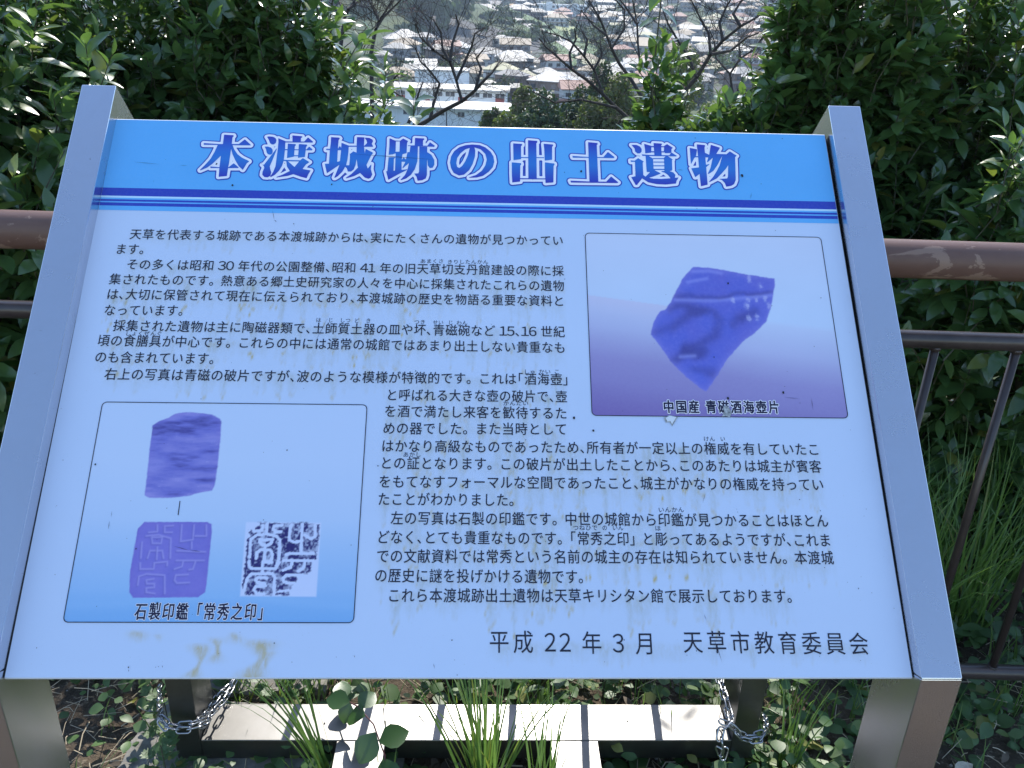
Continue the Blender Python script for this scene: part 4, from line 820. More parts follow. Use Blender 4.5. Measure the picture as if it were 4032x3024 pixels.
def shrub(label, base, ells, nshoot, size, mat, seed, up=.75, leaves=13, slen=.26, group=None, front=.62, cat='shrub', droop=.3, name='camellia_shrub'):
    r = np.random.default_rng(seed)
    root = empty(name, base, label, cat, group); B = np.array(base)
    vol = np.array([e[3]*e[4]*e[5] for e in ells])**.8; vol /= vol.sum()
    pos, dirs, nrm, siz = [], [], [], []
    stems = MB(); k_ = 0
    for s_ in range(nshoot):
        cx, cy, cz, ax, ay, az = ells[r.choice(len(ells), p=vol)]
        d = r.normal(size=3); d /= np.linalg.norm(d)
        if r.random() < front and d[1] > .1: d[1] *= -1
        rad = 1-.5*r.random()**2.1
        tip = np.array([cx, cy, cz])+d*rad*np.array([ax, ay, az])*(1+.10*r.normal())
        if tip[2] < .06: tip[2] = .06+.15*r.random()
        g = d*.55+np.array([0, 0, up])+r.normal(0, .22, 3); g /= np.linalg.norm(g)
        L = slen*(.6+.8*r.random()); st = tip-g*L
        bend = r.normal(0, .05, 3)
        ph = r.random()*6.28; nl = int(leaves*(.7+.6*r.random()))
        side = np.cross(g, [0, 0, 1.]); side /= np.linalg.norm(side)+1e-9; oth = np.cross(g, side)
        if s_ % 3 == 0 or rad > .85: stems.tube([st-B, (st+tip)/2+bend*.3-B, tip-B], [.0028, .0022, .0012], 4, False)
        sz0 = size*(.8+.4*r.random())
        for j in range(nl):
            t = (j+.5)/nl; a = ph+j*2.4
            out = side*math.cos(a)+oth*math.sin(a)
            el = .25+.9*t+r.normal(0, .18)                    # rosette closes towards the tip
            dd = out*math.cos(el)+g*math.sin(el); dd[2] -= droop*(1-t)+.08*r.random()
            pos.append(st+(tip-st)*t); dirs.append(dd)
            n_ = g*1.0+np.array([0, 0, .6])+out*.15+r.normal(0, .28, 3); nrm.append(n_)
            siz.append(sz0*(.75+.4*r.random())*(1 if t < .85 else .72))
    pos, dirs, nrm, siz = map(np.array, (pos, dirs, nrm, siz))
    # main stems
    for s_ in range(max(3, nshoot//60)):
        cx, cy, cz, ax, ay, az = ells[r.choice(len(ells), p=vol)]
        e_ = np.array([cx+r.normal(0, .4)*ax, cy+r.normal(0, .3)*ay, cz+.5*az*r.random()]); b_ = np.array([cx+r.normal(0, .25)*ax, cy+.1, height(cx, cy)-.05])
        m_ = (e_+b_)/2+r.normal(0, .06, 3); stems.tube([b_-B, m_-B, e_-B], [.016, .011, .005], 6, False)
    o = stems.to('stem', M_stem, root, True)
    Rm = frames(dirs, nrm); dist = np.linalg.norm(pos-CAM, axis=1)
    vis = inview(pos)
    score = siz/dist*(.6+np.abs(Rm[:, 1, 2]))-(~vis)*9
    order = np.argsort(-score); sel = order[:300]; sel = sel[vis[sel]]; rest = np.setdiff1d(np.arange(len(pos)), sel)
    pk = rng.integers(0, len(TPL), len(pos))
    bulk_leaves('foliage', pos[rest]-B, Rm[rest], siz[rest], mat, root, pick=pk[rest])
    for k in sel:
        m4 = Matrix(Rm[k].tolist()).to_4x4()@Matrix.Scale(float(siz[k]), 4); m4.translation = Vector(pos[k]-B)
        link('leaf', leaf_mesh(int(pk[k]), mat), root, m4)
    return root
shrub('dense glossy green shrub filling the upper left up to the view of the town', (-1.2, 3.5, 0),
      [(-1.45, 3.5, 1.0, .92, .50, .78), (-.93, 3.32, .80, .51, .40, .66), (-1.02, 3.4, 1.22, .42, .36, .44), (-1.6, 3.3, .7, .7, .4, .7), (-1.45, 3.8, .9, .72, .3, .8)], 1700, .082, M_leafA, 21)
shrub('dark leafy shrub at the far left edge, closest to the handrail', (-1.65, 2.6, 0),
      [(-2.0, 3.2, .9, .7, .3, .8), (-1.75, 2.75, 1.0, .60, .42, .78), (-1.62, 2.5, .60, .55, .38, .55), (-2.2, 2.9, 1.0, .5, .4, .8)], 800, .092, M_leafB, 22, droop=.45)
shrub('tall glossy shrub filling the upper right, behind the handrail', (1.5, 3.3, 0),
      [(1.6, 3.55, .80, .8, .25, .80), (1.42, 3.3, .92, .58, .34, .82), (2.1, 3.1, .95, .60, .36, .80), (1.15, 3.1, .75, .36, .30, .7), (1.14, 3.15, 1.30, .27, .25, .42)], 1900, .084, M_leafA, 23)
shrub('broad-leaved low shrub under and behind the handrail at right', (1.5, 2.3, 0),
      [(1.62, 2.45, .55, .62, .38, .5), (1.32, 2.42, .95, .16, .18, .28), (1.75, 2.4, .95, .28, .2, .30), (1.1, 2.55, .45, .4, .3, .4)], 430, .082, M_leafB, 24, droop=.5)
shrub('upright leafy shrub just left of the right-hand post, edging the view of the town', (.86, 3.0, 0),
      [(.86, 3.05, 1.35, .10, .16, .34), (.82, 3.0, .92, .19, .2, .36), (.97, 3.1, 1.1, .16, .2, .55)], 330, .078, M_leafA, 25)
shrub('slender leafy sapling with one bare shoot rising above it, in front of the town', (.43, 3.0, 0),
      [(.45, 3.0, 1.10, .085, .1, .26), (.43, 3.0, .88, .13, .13, .22), (.30, 3.0, .90, .08, .1, .10)], 130, .074, M_leafA, 26, leaves=11, slen=.2, cat='sapling', name='camellia_sapling')
shrub('low bright-topped shrub between the slender sapling and the upright shrub', (.66, 2.95, 0),
      [(.68, 2.95, .96, .11, .14, .25), (.58, 2.95, .86, .16, .14, .22), (.56, 3.0, 1.0, .03, .05, .14)], 190, .074, M_leafA, 27)
# the bare shoot above the sapling, with a few drooping leaves
sh = MB(); sh.tube([(.425, 3.0, .9), (.424, 3.0, 1.25), (.43, 3.0, 1.62)], [.004, .003, .002], 5)
shoot = empty('camellia_shoot', (.425, 3.0, .9), 'thin straight shoot with a few drooping leaves, standing against the town', 'shoot')
part('stem', [(x-.425, y-3., z-.9) for x, y, z in sh.v], sh.f, M_stem, shoot, True)
for k in range(13):
    z_ = 1.30+.027*k; a = k*2.4; d = np.array([[math.cos(a), math.sin(a)*.6, -.35 if k < 11 else .7]]); Rm = frames(d, np.array([[0.1, -.2, 1.]]))
    m4 = Matrix(Rm[0].tolist()).to_4x4()@Matrix.Scale(.072, 4); m4.translation = Vector((.001, 0, z_-.9)); link('leaf', leaf_mesh(k % 4, M_leafA), shoot, m4)
# ------------------------------------------------------------------ bare trees
BL = ['bare tree with dark forked branches near the top of the left shrub', 'bare twiggy sapling poking out of the left shrub at the top',
      'wide bare tree arching over the white school, in front of the town', 'short bare stem with a broken top, left of the arching bare tree',
      'bare tree leaning left over the middle of the town', 'bare tree with an upright trunk behind the slender sapling',
      'bare tree leaning right, between the sapling and the right shrub', 'thin bare tree partly behind the upright shrub at right']
def twig(mb, p, d, L, r0, depth, rr):
    n = 4; pts = [p]; q = p.copy(); dd = d.copy()
    for k in range(n):
        dd = (dd+Vector((rr.gauss(0, .16), rr.gauss(0, .10), rr.gauss(.05, .16)))).normalized(); q = q+dd*L/n; pts.append(q.copy())
    mb.tube(pts, [r0*(1-.75*k/n) for k in range(n+1)], 3, False)
    if depth > 0:
        for k in range(1, n+1):
            for s_ in range(2 if depth > 1 else rr.choice((1, 2))):
                nd = (dd*.75+Vector((rr.gauss(0, .6), rr.gauss(0, .35), rr.gauss(.1, .5)))).normalized()
                twig(mb, pts[k], nd, L*rr.uniform(.4, .65), r0*.55, depth-1, rr)
for ti, limbs in enumerate(BARE_TREES):
    rr = random.Random(50+ti); p0 = Vector(limbs[0][0]); gz = float(height(p0.x, p0.y))
    base = Vector((p0.x+.1, p0.y+.1, gz-.1)); root = empty('bare_tree', base, BL[ti], 'bare tree')
    trunk = [base, base.lerp(p0, .5)+Vector((rr.gauss(0, .1), 0, 0)), p0]
    big = .027 if ti in (2, 4, 6) else .017
    pts = [Vector(p) for p in limbs[0]]; mb = MB(); n = len(pts)
    rad = [big*.7*(1-.82*k/(n-1))+.003 for k in range(n)]
    mb.tube([p-base for p in trunk+pts[1:]], [big*1.2, big]+rad, 7); mb.to('trunk', M_bark, root, True)
    fine = MB()
    for li, lb in enumerate(limbs):
        pts = [Vector(p) for p in lb]
        if li:
            m2 = MB(); m2.tube([p-base for p in pts], [big*.42*(1-.8*k/(len(pts)-1))+.003 for k in range(len(pts))], 6, False); m2.to('branch', M_bark, root, True)
        for a, b in zip(pts[:-1], pts[1:]):
            L_ = (b-a).length; m_ = max(2, int(L_/.13))
            for k in range(m_):
                if ti == 3 and rr.random() < .6: continue
                q = a.lerp(b, (k+rr.random())/m_)
                d = ((b-a).normalized()*.7+Vector((rr.gauss(0, .7), rr.gauss(0, .4), rr.gauss(.25, .5)))).normalized()
                twig(fine, q-base, d, rr.uniform(.22, .60), .0034, 1 if li else 2, rr)
    o = fine.to('twigs', M_bark, root); o['kind'] = 'stuff'
# ------------------------------------------------------------------ ground plants near the sign
GZ = 0.0
cov = [leaf_tpl(.86, .14, .18), leaf_tpl(.66, .2, .3), leaf_tpl(.95, .05, .1)]
def scatter_cover(n, xr, yr, size, seed, dens=None, hmax=.07):
    r = np.random.default_rng(seed); x = r.uniform(*xr, n); y = r.uniform(*yr, n)
    pn = np.sin(x*6.1+1.3)*np.cos(y*7.3)+np.sin(x*13+y*9)*.6+r.normal(0, .5, n)
    keep = pn > (dens if dens is not None else 0); x, y = x[keep], y[keep]; n = len(x)
    a = r.uniform(0, 6.28, n); dirs = np.stack([np.cos(a), np.sin(a), r.normal(.12, .25, n)], 1)
    nrm = np.stack([r.normal(0, .35, n), r.normal(-.15, .35, n), np.ones(n)], 1)
    return np.stack([x, y, height(x, y)+.008+hmax*r.random(n)**1.5], 1), frames(dirs, nrm), size*(.55+.9*r.random(n))
P1 = [scatter_cover(6500, (-1.6, 1.9), (.55, 1.6), .024, 1, -.15), scatter_cover(1800, (-.2, 1.9), (.8, 1.6), .034, 8, -.2), scatter_cover(5200, (-2.2, 2.6), (1.5, 2.7), .040, 2, -.3, .10), scatter_cover(1000, (-.35, 1.0), (.9, 1.30), .036, 3, -.4, .05)]
bulk_leaves('ground_cover', np.vstack([p[0] for p in P1]), np.vstack([p[1] for p in P1]), np.concatenate([p[2] for p in P1]), M_cover, tpls=cov)
def blade(mb, p, d, L, w, bend, rr):
    side = Vector((-d.y, d.x, 0)).normalized() if abs(d.x)+abs(d.y) > .01 else Vector((1, 0, 0))
    side = (side+Vector((rr.gauss(0, .5), rr.gauss(0, .5), 0))).normalized()
    v = []; q = Vector(p); dd = Vector(d).normalized(); n = 6
    for k in range(n+1):
        ww = w*(1-(k/n)**2.2)*.5+.0002; v += [q-side*ww, q+side*ww]
        q = q+dd*L/n; dd = (dd+Vector((d.x*bend, d.y*bend, -bend*.9))*(k+1)/n).normalized()
    mb.add(v, [(2*k, 2*k+1, 2*k+3, 2*k+2) for k in range(n)])
def tuft(label, x, y, n, L, w, spread, seed, lean=(0, 0), col=None, single=True, bend=.28):
    rr = random.Random(seed); z = float(height(x, y)); mb = MB() if single is not True else None
    root = empty('grass_tuft', (x, y, z), label, 'grass tuft') if single is True else None
    for k in range(n):
        a = rr.uniform(0, 6.28); s_ = spread*rr.random()**.7
        d = Vector((math.cos(a)*s_+lean[0], math.sin(a)*s_+lean[1], 1)).normalized()
        p = Vector((rr.gauss(0, .010), rr.gauss(0, .010), 0))
        m = MB() if root else single
        blade(m, p if root else p+Vector((x, y, z)), d, L*rr.uniform(.55, 1.1), w*rr.uniform(.6, 1.2), bend*rr.uniform(.3, 1.5), rr)
        if root: m.to('blade', col or M_grass, root, True)
tuft('grass tuft growing against the left base bar, leaning left', -.335, 1.262, 22, .34, .0050, .22, 1, (-.35, .15))
tuft('biggest grass tuft, fanning out between the two base bars', -.02, 1.23, 58, .36, .0058, .42, 2, (-.05, .22))
tuft('thin grass tuft beside the right base bar', .082, 1.22, 16, .30, .0048, .28, 3, (.10, .22))
tuft('small grass tuft at the foot of the left base bar, inner side', -.225, 1.215, 12, .13, .004, .3, 4, (-.05, .1))
tuft('grass tuft by the front left leg of the stand', -.52, 1.02, 26, .22, .0042, .3, 5, (-.25, .1))
tuft('grass tuft to the right of the right rear foot', .60, 1.35, 18, .24, .005, .25, 6, (.12, .1))
gl = MB()
for k in range(46):
    x_ = random.uniform(-.8, 1.3); y_ = random.uniform(1.42, 1.62)
    tuft('', x_, y_, 5, .16, .004, .5, 200+k, single=gl)
for k in range(90): tuft('', random.uniform(-.85, -.3) if k % 2 else random.uniform(.45, 1.3), random.uniform(.85, 1.5), 4, .10, .0032, .7, 300+k, single=gl)
for k in range(60): tuft('', random.uniform(-.5, 1.3), random.uniform(1.40, 1.75), 5, .15, .0042, .6, 900+k, single=gl)
o = gl.to('short_grass', M_grass); o['kind'] = 'stuff'
tg = MB()
for k in range(150):
    x_ = random.uniform(.78, 2.4); y_ = random.uniform(1.75, 2.35)
    tuft('', x_, y_, 9, .50, .0062, .45, 400+k, single=tg, bend=.42)
for k in range(30): tuft('', random.uniform(-2.2, -1.0), random.uniform(1.9, 2.5), 8, .36, .006, .4, 600+k, single=tg, bend=.4)
o = tg.to('tall_grass', M_grass); o['kind'] = 'stuff'
# mugwort with toothed, divided leaves
def mug_leaf(mb, p, d, L, rr):
    side = d.cross(Vector((0, 0, 1))).normalized(); n_ = side.cross(d).normalized()
    for t, s_, l in ((.35, -1, .4), (.35, 1, .4), (.58, -1, .46), (.58, 1, .46), (.8, -1, .3), (.8, 1, .3), (.6, 0, .45)):
        q = p+d*L*t; dd = (d*.75+side*s_*.8).normalized() if s_ else d
        w = L*.10; sd = dd.cross(n_)
        mb.add([q-sd*w*.4, q+dd*L*l*.5-sd*w, q+dd*L*l+n_*L*.02, q+dd*L*l*.5+sd*w, q+sd*w*.4], [(0, 1, 2, 3, 4)])
    sd = d.cross(n_); mb.add([p-sd*L*.02, p+d*L*.7-sd*L*.05, p+d*L*.7+sd*L*.05, p+sd*L*.02], [(0, 1, 2, 3)])
MUGL = ['mugwort plant nearest the front left leg', 'mugwort plant left of the left chain', 'mugwort sprig at the bottom edge left of the concrete footing', 'mugwort plant growing behind the base beam on the right', 'mugwort leaves in the shade under the beam, right of the right base bar', 'small mugwort seedling behind the base beam on the left', 'mugwort plant just inside the left leg, half hidden under the sign']
for k, (x_, y_, h_, n_) in enumerate([(-.60, 1.13, .10, 14), (-.66, 1.24, .13, 12), (-.60, 1.02, .05, 9), (.23, 1.53, .13, 12), (.30, 1.12, .04, 14), (-.50, 1.50, .05, 6), (-.70, 1.36, .16, 12)]):
    rr = random.Random(70+k); root = empty('mugwort_plant', (x_, y_, 0), MUGL[k], 'weed')
    st = MB(); st.tube([(0, 0, 0), (.004, 0, h_*.5), (0, .004, h_)], .0014, 4); st.to('stem', M_stem, root)
    for j in range(n_):
        mb = MB(); a = j*2.4+rr.random(); zz_ = h_*(.15+.85*j/n_)
        d = Vector((math.cos(a), math.sin(a), rr.uniform(.0, .6))).normalized(); mug_leaf(mb, Vector((0, 0, zz_)), d, rr.uniform(.035, .06), rr); mb.to('leaf', M_cover, root)
# vine sprig over the beam
vine = empty('vine_sprig', (-.20, 1.25, .09), 'vine sprig with large heart-shaped leaves lying over the left end of the base beam', 'vine')
vpts = [(-.215, 1.20, .02), (-.222, 1.235, .13), (-.25, 1.28, .165), (-.29, 1.33, .16), (-.33, 1.38, .13)]
vv, vf = tube(vpts, .0016, 5); part('stem', [Vector(p)-vine.location for p in vv], vf, flat('purple_vine_stem', (.10, .035, .04), .5), vine)
M_vine = leaf_mat('vine_leaf', (.03, .085, .018), (.06, .13, .03), .4, .25, 0.)
vme = mesh('leaf', leaf_tpl(.80, .18, .22)[0], [tuple(int(a) for a in q) for q in leaf_tpl()[1]], M_vine, True)
for (x_, y_, z_, a, el, s_) in [(-.225, 1.235, .125, -1.1, -.5, .062), (-.235, 1.25, .15, .35, .25, .060), (-.27, 1.30, .165, 2.6, -.4, .058), (-.285, 1.32, .165, 1.0, .2, .050), (-.31, 1.35, .15, 2.9, .0, .055),
    (-.22, 1.22, .09, -.6, -.8, .058), (-.215, 1.21, .06, -1.9, -.9, .060), (-.245, 1.27, .155, -2.2, -.7, .066), (-.205, 1.205, .04, -.2, -.3, .05), (-.33, 1.375, .13, 1.8, .3, .05), (-.20, 1.19, .03, -1.3, -.6, .052), (-.31, 1.35, .15, -2.0, -.9, .045)]:
    d = np.array([[math.cos(a)*math.cos(el), math.sin(a)*math.cos(el), math.sin(el)]]); Rm = frames(d, np.array([[.1, -.5, 1.]]))
    m4 = Matrix(Rm[0].tolist()).to_4x4()@Matrix.Scale(s_, 4); m4.translation = Vector((x_, y_, z_))-vine.location; link('leaf', vme, vine, m4)
# dry stalks, litter, pebbles
tw = MB(); rr = random.Random(9)
for k in range(2600):
    x_ = rr.uniform(-1.1, 1.5); y_ = rr.uniform(.6, 2.1); z_ = .004+rr.random()*.022; a = rr.uniform(0, 6.28); L_ = rr.uniform(.015, .09)
    m_ = Vector((x_, y_, z_+.01*rr.random())); e_ = Vector((math.cos(a), math.sin(a), rr.gauss(0, .15)))*L_
    tw.tube([m_-e_*.5, m_+Vector((rr.gauss(0, .004), rr.gauss(0, .004), .003)), m_+e_*.5], rr.uniform(.0004, .0013), 3, False)
o = tw.to('dry_stalks', M_straw); o['kind'] = 'stuff'
r = np.random.default_rng(77); n = 1600
lit = np.stack([r.uniform(-1.6, 2, n), r.uniform(.55, 2.4, n), .006+.012*r.random(n)], 1); a = r.uniform(0, 6.28, n)
M_litter = leaf_mat('leaf_litter', (.06, .042, .028), (.17, .125, .08), .8, .1, .0)
bulk_leaves('leaf_litter', lit, frames(np.stack([np.cos(a), np.sin(a), r.normal(0, .3, n)], 1), np.stack([r.normal(0, .5, n), r.normal(0, .5, n), np.ones(n)], 1)), .03*(.4+r.random(n)), M_litter)
pb = MB()
ico = [(0, 0, 1), (.89, 0, .45), (.28, .85, .45), (-.72, .53, .45), (-.72, -.53, .45), (.28, -.85, .45), (.72, .53, -.45), (-.28, .85, -.45), (-.89, 0, -.45), (-.28, -.85, -.45), (.72, -.53, -.45), (0, 0, -1)]
icf = [(0, 1, 2), (0, 2, 3), (0, 3, 4), (0, 4, 5), (0, 5, 1), (1, 6, 2), (2, 7, 3), (3, 8, 4), (4, 9, 5), (5, 10, 1), (6, 7, 2), (7, 8, 3), (8, 9, 4), (9, 10, 5), (10, 6, 1), (11, 7, 6), (11, 8, 7), (11, 9, 8), (11, 10, 9), (11, 6, 10)]
for k in range(700):
    x_ = rr.uniform(-1.2, 1.5); y_ = rr.uniform(.6, 1.9); s_ = .0015+.0045*rr.random()**2.5
    pb.add([(x_+a*s_, y_+b*s_*rr.uniform(.7, 1.1), .005+c*s_*.7) for a, b, c in ico], icf)
o = pb.to('pebbles', flat('pale_pebble', (.30, .28, .25), .85, var=.5, sc=60)); o['kind'] = 'stuff'
for (x_, y_, s_, a, m_, lb) in [(.585, 1.215, .06, 1.2, M_deadleaf, 'curled orange-brown dead leaf right of the right rear foot'), (.86, 1.12, .045, .4, M_paleleaf, 'bleached dead leaf on the soil right of the front right leg'), (1.00, 1.36, .05, 2.0, M_paleleaf, 'pale dead leaf below the bottom rail at right'), (-.56, 1.13, .035, 2.5, M_paleleaf, 'grey dead leaf on the soil beside the front left leg')]:
    v_, f_ = leaf_tpl(.55, .5, -.5); o = part('dead_leaf', v_, [tuple(int(i_) for i_ in q) for q in f_], m_, None, True)
    o.matrix_basis = Matrix.Translation((x_, y_, .025))@Matrix.Rotation(a, 4, 'Z')@Matrix.Rotation(-.3, 4, 'X')@Matrix.Scale(s_, 4); tag(o, lb, 'dead leaf')
# ------------------------------------------------------------------ chains
def chain(label, path, link_l=.030):
    P_ = [Vector(p) for p in path]
    seg = [0]
    for a, b in zip(P_[:-1], P_[1:]): seg.append(seg[-1]+(b-a).length)
    def atl(s):
        s = min(max(s, 0), seg[-1]-1e-6)
        for k in range(len(P_)-1):
            if seg[k+1] >= s: return P_[k].lerp(P_[k+1], (s-seg[k])/(seg[k+1]-seg[k])), (P_[k+1]-P_[k]).normalized()
    root = empty('chain', P_[0], label, 'chain')
    step = link_l-.0075; n = int(seg[-1]/step); global LINKM
    prev = Vector((0, -1, .3))
    for k in range(n):
        p, d = atl((k+.5)*step); q, _ = atl((k+1.2)*step); q0, _ = atl((k-.2)*step)
        if (q-q0).length > 1e-4: d = (q-q0).normalized()
        s_ = prev-d*prev.dot(d); s_.normalize(); t_ = d.cross(s_); prev = s_
        ang = (math.pi/2 if k % 2 else 0)+.5
        x_ = s_*math.cos(ang)+t_*math.sin(ang); z_ = x_.cross(d)
        m4 = Matrix(((x_.x, d.x, z_.x, 0), (x_.y, d.y, z_.y, 0), (x_.z, d.z, z_.z, 0), (0, 0, 0, 1))); m4.translation = p-P_[0]
        link('chain_link', LINKM, root, m4)
pts = []
hw, hl_, w_ = .0058, .0085, .0019
for k in range(7): a = math.pi*k/6; pts.append((math.cos(a)*hw, hl_+math.sin(a)*hw, 0))
for k in range(7): a = math.pi+math.pi*k/6; pts.append((math.cos(a)*hw, -hl_+math.sin(a)*hw, 0))
v = []; f = []
n = len(pts)
for k, p in enumerate(pts):
    d = (Vector(pts[(k+1) % n])-Vector(pts[k-1])).normalized(); sd = Vector((-d.y, d.x, 0))
    for j in range(6): a = 2*math.pi*j/6; v.append(Vector(p)+sd*math.cos(a)*w_+Vector((0, 0, 1))*math.sin(a)*w_)
f = [(k*6+j, k*6+(j+1) % 6, ((k+1) % n)*6+(j+1) % 6, ((k+1) % n)*6+j) for k in range(n) for j in range(6)]
LINKM = mesh('chain_link', v, f, M_chain, True)
chain('left steel chain, outer strand wrapped round the left rear foot', CH_A)
chain('left steel chain, lower strand wrapped round the left rear foot', CH_B)
chain('right steel chain running down and round the right rear foot', CH_C)
chain('right steel chain with its loose end dangling in front of the beam', CH_D)
chain('short steel chain strand low round the front of the right rear foot', CH_E)
# ------------------------------------------------------------------ the town below
def wallm(n, c): return flat(n, c, .8, var=.08, sc=.4)
def roofm(n, c, rough=.42, met=0.):
    t = NT(n); c_ = t.coord('Object'); w = t.n('TexWave'); w.inputs['Scale'].default_value = 1.1; w.inputs['Distortion'].default_value = .4; t.l(c_, w.inputs['Vector'])
    nz = t.noise(.5, 4, .6, c_); cc = t.mix(nz, tuple(x*.8 for x in c), tuple(min(1, x*1.2) for x in c))
    t.bsdf(cc, rough+.16, met, .45, w.outputs['Fac'], .35, .06); return t.m
RM = {'w': roofm('pale_tile_roof', (.34, .305, .26), .42), 'W': roofm('white_metal_roof', (.48, .45, .41), .36), 't': roofm('tan_tile_roof', (.40, .29, .18), .5), 'g': roofm('grey_tile_roof', (.15, .155, .17), .35),
      's': roofm('salmon_tile_roof', (.42, .21, .15), .5), 'y': roofm('pale_yellow_roof', (.50, .44, .24), .5), 'b': roofm('brown_flat_roof', (.26, .18, .14), .7), 'k': roofm('dark_tile_roof', (.10, .10, .11), .4), 'r': roofm('red_brown_roof', (.36, .16, .11), .5), 'o': roofm('orange_roof', (.55, .32, .14), .5)}
WM = [wallm('cream_wall', (.36, .33, .29)), wallm('grey_wall', (.20, .20, .21)), wallm('white_wall', (.5, .5, .5)), wallm('brown_wall', (.16, .11, .085)), wallm('dark_timber_wall', (.06, .05, .05))]
M_glass = NT('window_glass'); M_glass.bsdf((.03, .04, .055), .12, 0, .6); M_glass = M_glass.m
M_redp = flat('red_panel', (.34, .055, .045), .6, var=.1); M_whitep = wallm('school_white_wall', (.82, .83, .84)); M_trim = flat('window_frame_white', (.6, .6, .6), .5)
def hip(w, d, h, oh=.5, ridge=.45, gable=False):
    x, y = w/2+oh, d/2+oh; rx_ = x if gable else x-min(x, y)*.95
    v = [(-x, -y, 0), (x, -y, 0), (x, y, 0), (-x, y, 0), (-rx_, 0, h), (rx_, 0, h), (-x, -y, -.18), (x, -y, -.18), (x, y, -.18), (-x, y, -.18)]
    f = [(0, 1, 5, 4), (2, 3, 4, 5), (1, 2, 5), (3, 0, 4), (6, 9, 8, 7), (0, 6, 7, 1), (1, 7, 8, 2), (2, 8, 9, 3), (3, 9, 6, 0)]
    return v, f
def house(x, y, z, w, d, h, roof, wall, rot, label, group=None, gable=False, storeys=1, name='house', rh=None, parapet=False):
    root = empty(name, (x, y, z), label, 'house', group); root.rotation_euler = (0, 0, rot)
    v, f = box(-w/2, w/2, -d/2, d/2, -1.5, h); part('wall', v, f, wall, root)
    if roof is RM['b']: v, f = box(-w/2-.2, w/2+.2, -d/2-.2, d/2+.2, 0, .35)
    else: v, f = hip(w, d, rh or min(w, d)*.27, .55, gable=gable)
    part('roof', [(a, b, c+h+.02+(.18 if roof is not RM['b'] else 0)) for a, b, c in v], f, roof, root)
    if storeys == 2 and w > 7:
        v, f = box(-w/2-.9, w/2+.9, -d/2-1.2, -d/2-.02, h*.5-.1, h*.5+.25); part('lower_roof', [(a, b, c+(.3 if b > -d/2-.5 and c > h*.5 else 0)) for a, b, c in v], f, roof, root)
    nwin = max(2, int(w/2.6)); wm = MB()
    v, f = box(-.75, .75, -.06, .02, -.55, .55); wme = mesh('window', v, f, M_glass)
    for s_ in range(storeys):
        zc = h*(s_+.5)/storeys+.1
        for k in range(nwin):
            xx = -w/2+w*(k+.5)/nwin; link('window', wme, root, Matrix.Translation((xx, -d/2, zc)))
    return root
rr = random.Random(31)
ROAD = ROAD_PTS
def near_road(x, y, m=16):
    for (a, b), (c, d) in zip(ROAD[:-1], ROAD[1:]):
        t = max(0, min(1, ((x-a)*(c-a)+(y-b)*(d-b))/((c-a)**2+(d-b)**2)))
        if abs(x-a-t*(c-a)) < m and abs(y-b-t*(d-b)) < m: return True
    return False
placed = [(x_, 745, 14) for x_ in (12, 24, 36, 48)]
for k, (x, y, w, rc, lab) in enumerate(HOUSES):
    if y > 950: s_ = 930/y; x, y, w = x*s_, y*s_, w*s_
    z = 1.5-27.5-4.2 if y < 780 else (1.5-27.5*(y/(y if y < 930 else y)))-4.2
    z = max(float(height(x, y)), z) if y < 780 else float(height(x, y))
    st = 2 if w > 8 and k % 3 else 1; h = 3.4 if st == 1 else 5.6
    if rc == 'b': h = 4.6
    wall = WM[4] if rc == 'k' else WM[3] if rc == 'b' else WM[(k*2) % 3 if 'dark' not in lab else 3]
    house(x, y, z, w, min(w*.75, 8.5), h, RM[rc], wall, rr.uniform(-.35, .35), lab, gable='gable' in lab or rc in 's', storeys=st); placed.append((x, y, w))
n = 0; tries = 0
GLAB = {'w': 'small white-roofed house, one of many crowded in the town', 't': 'small tan-roofed house, one of many crowded in the town', 'g': 'small grey-roofed house, one of many crowded in the town', 'W': 'small house with a gleaming metal roof, one of many in the town', 'r': 'small red-brown roofed house, one of many in the town', 'k': 'small dark-roofed house, one of many crowded in the town', 'y': 'small yellow-roofed house, one of many crowded in the town', 's': 'small salmon-roofed house, one of many crowded in the town'}
GGR = {'w': 'small white-roofed houses in the town', 't': 'small tan-roofed houses in the town', 'g': 'small grey-roofed houses in the town', 'W': 'small gleaming-roofed houses in the town', 'r': 'small red-brown roofed houses in the town', 'k': 'small dark-roofed houses in the town', 'y': 'small yellow-roofed houses in the town', 's': 'small salmon-roofed houses in the town'}
while n < 190 and tries < 6000:
    tries += 1
    y = 240+720*rr.random()**1.15; lo, hi = -.155, .30
    x = y*rr.uniform(lo, hi)
    if 455 < y < 640 and -60 < x < 52: continue
    if y > 395 and x/y < -.045: continue
    if y < 275 and x < 3: continue
    if near_road(x, y): continue
    w = rr.uniform(7, 13) if y > 330 else rr.uniform(6, 10)
    if any(abs(x-a) < (w+c)*.48 and abs(y-b) < 9.5 for a, b, c in placed): continue
    if 715 < y < 775 and -2 < x < 60: continue
    rc = rr.choice('wwwWttttygrrks'); placed.append((x, y, w)); n += 1; st = rr.choice((1, 2, 2))
    gb = rr.random() < .4
    ho = house(x, y, float(height(x, y)), w, w*rr.uniform(.6, .85), 3.2 if st == 1 else 5.6, RM[rc], rr.choice(WM[:4]), rr.uniform(-.5, .5), GLAB[rc], GGR[rc], gb, st)
    ho['noun'] = {'w': 'white', 't': 'tan', 'g': 'grey', 'W': 'metal', 'r': 'red-brown', 'k': 'dark', 'y': 'yellow', 's': 'salmon'}[rc]+(' gable-roofed' if gb else ' hip-roofed')+(' house' if st == 2 else ' cottage')
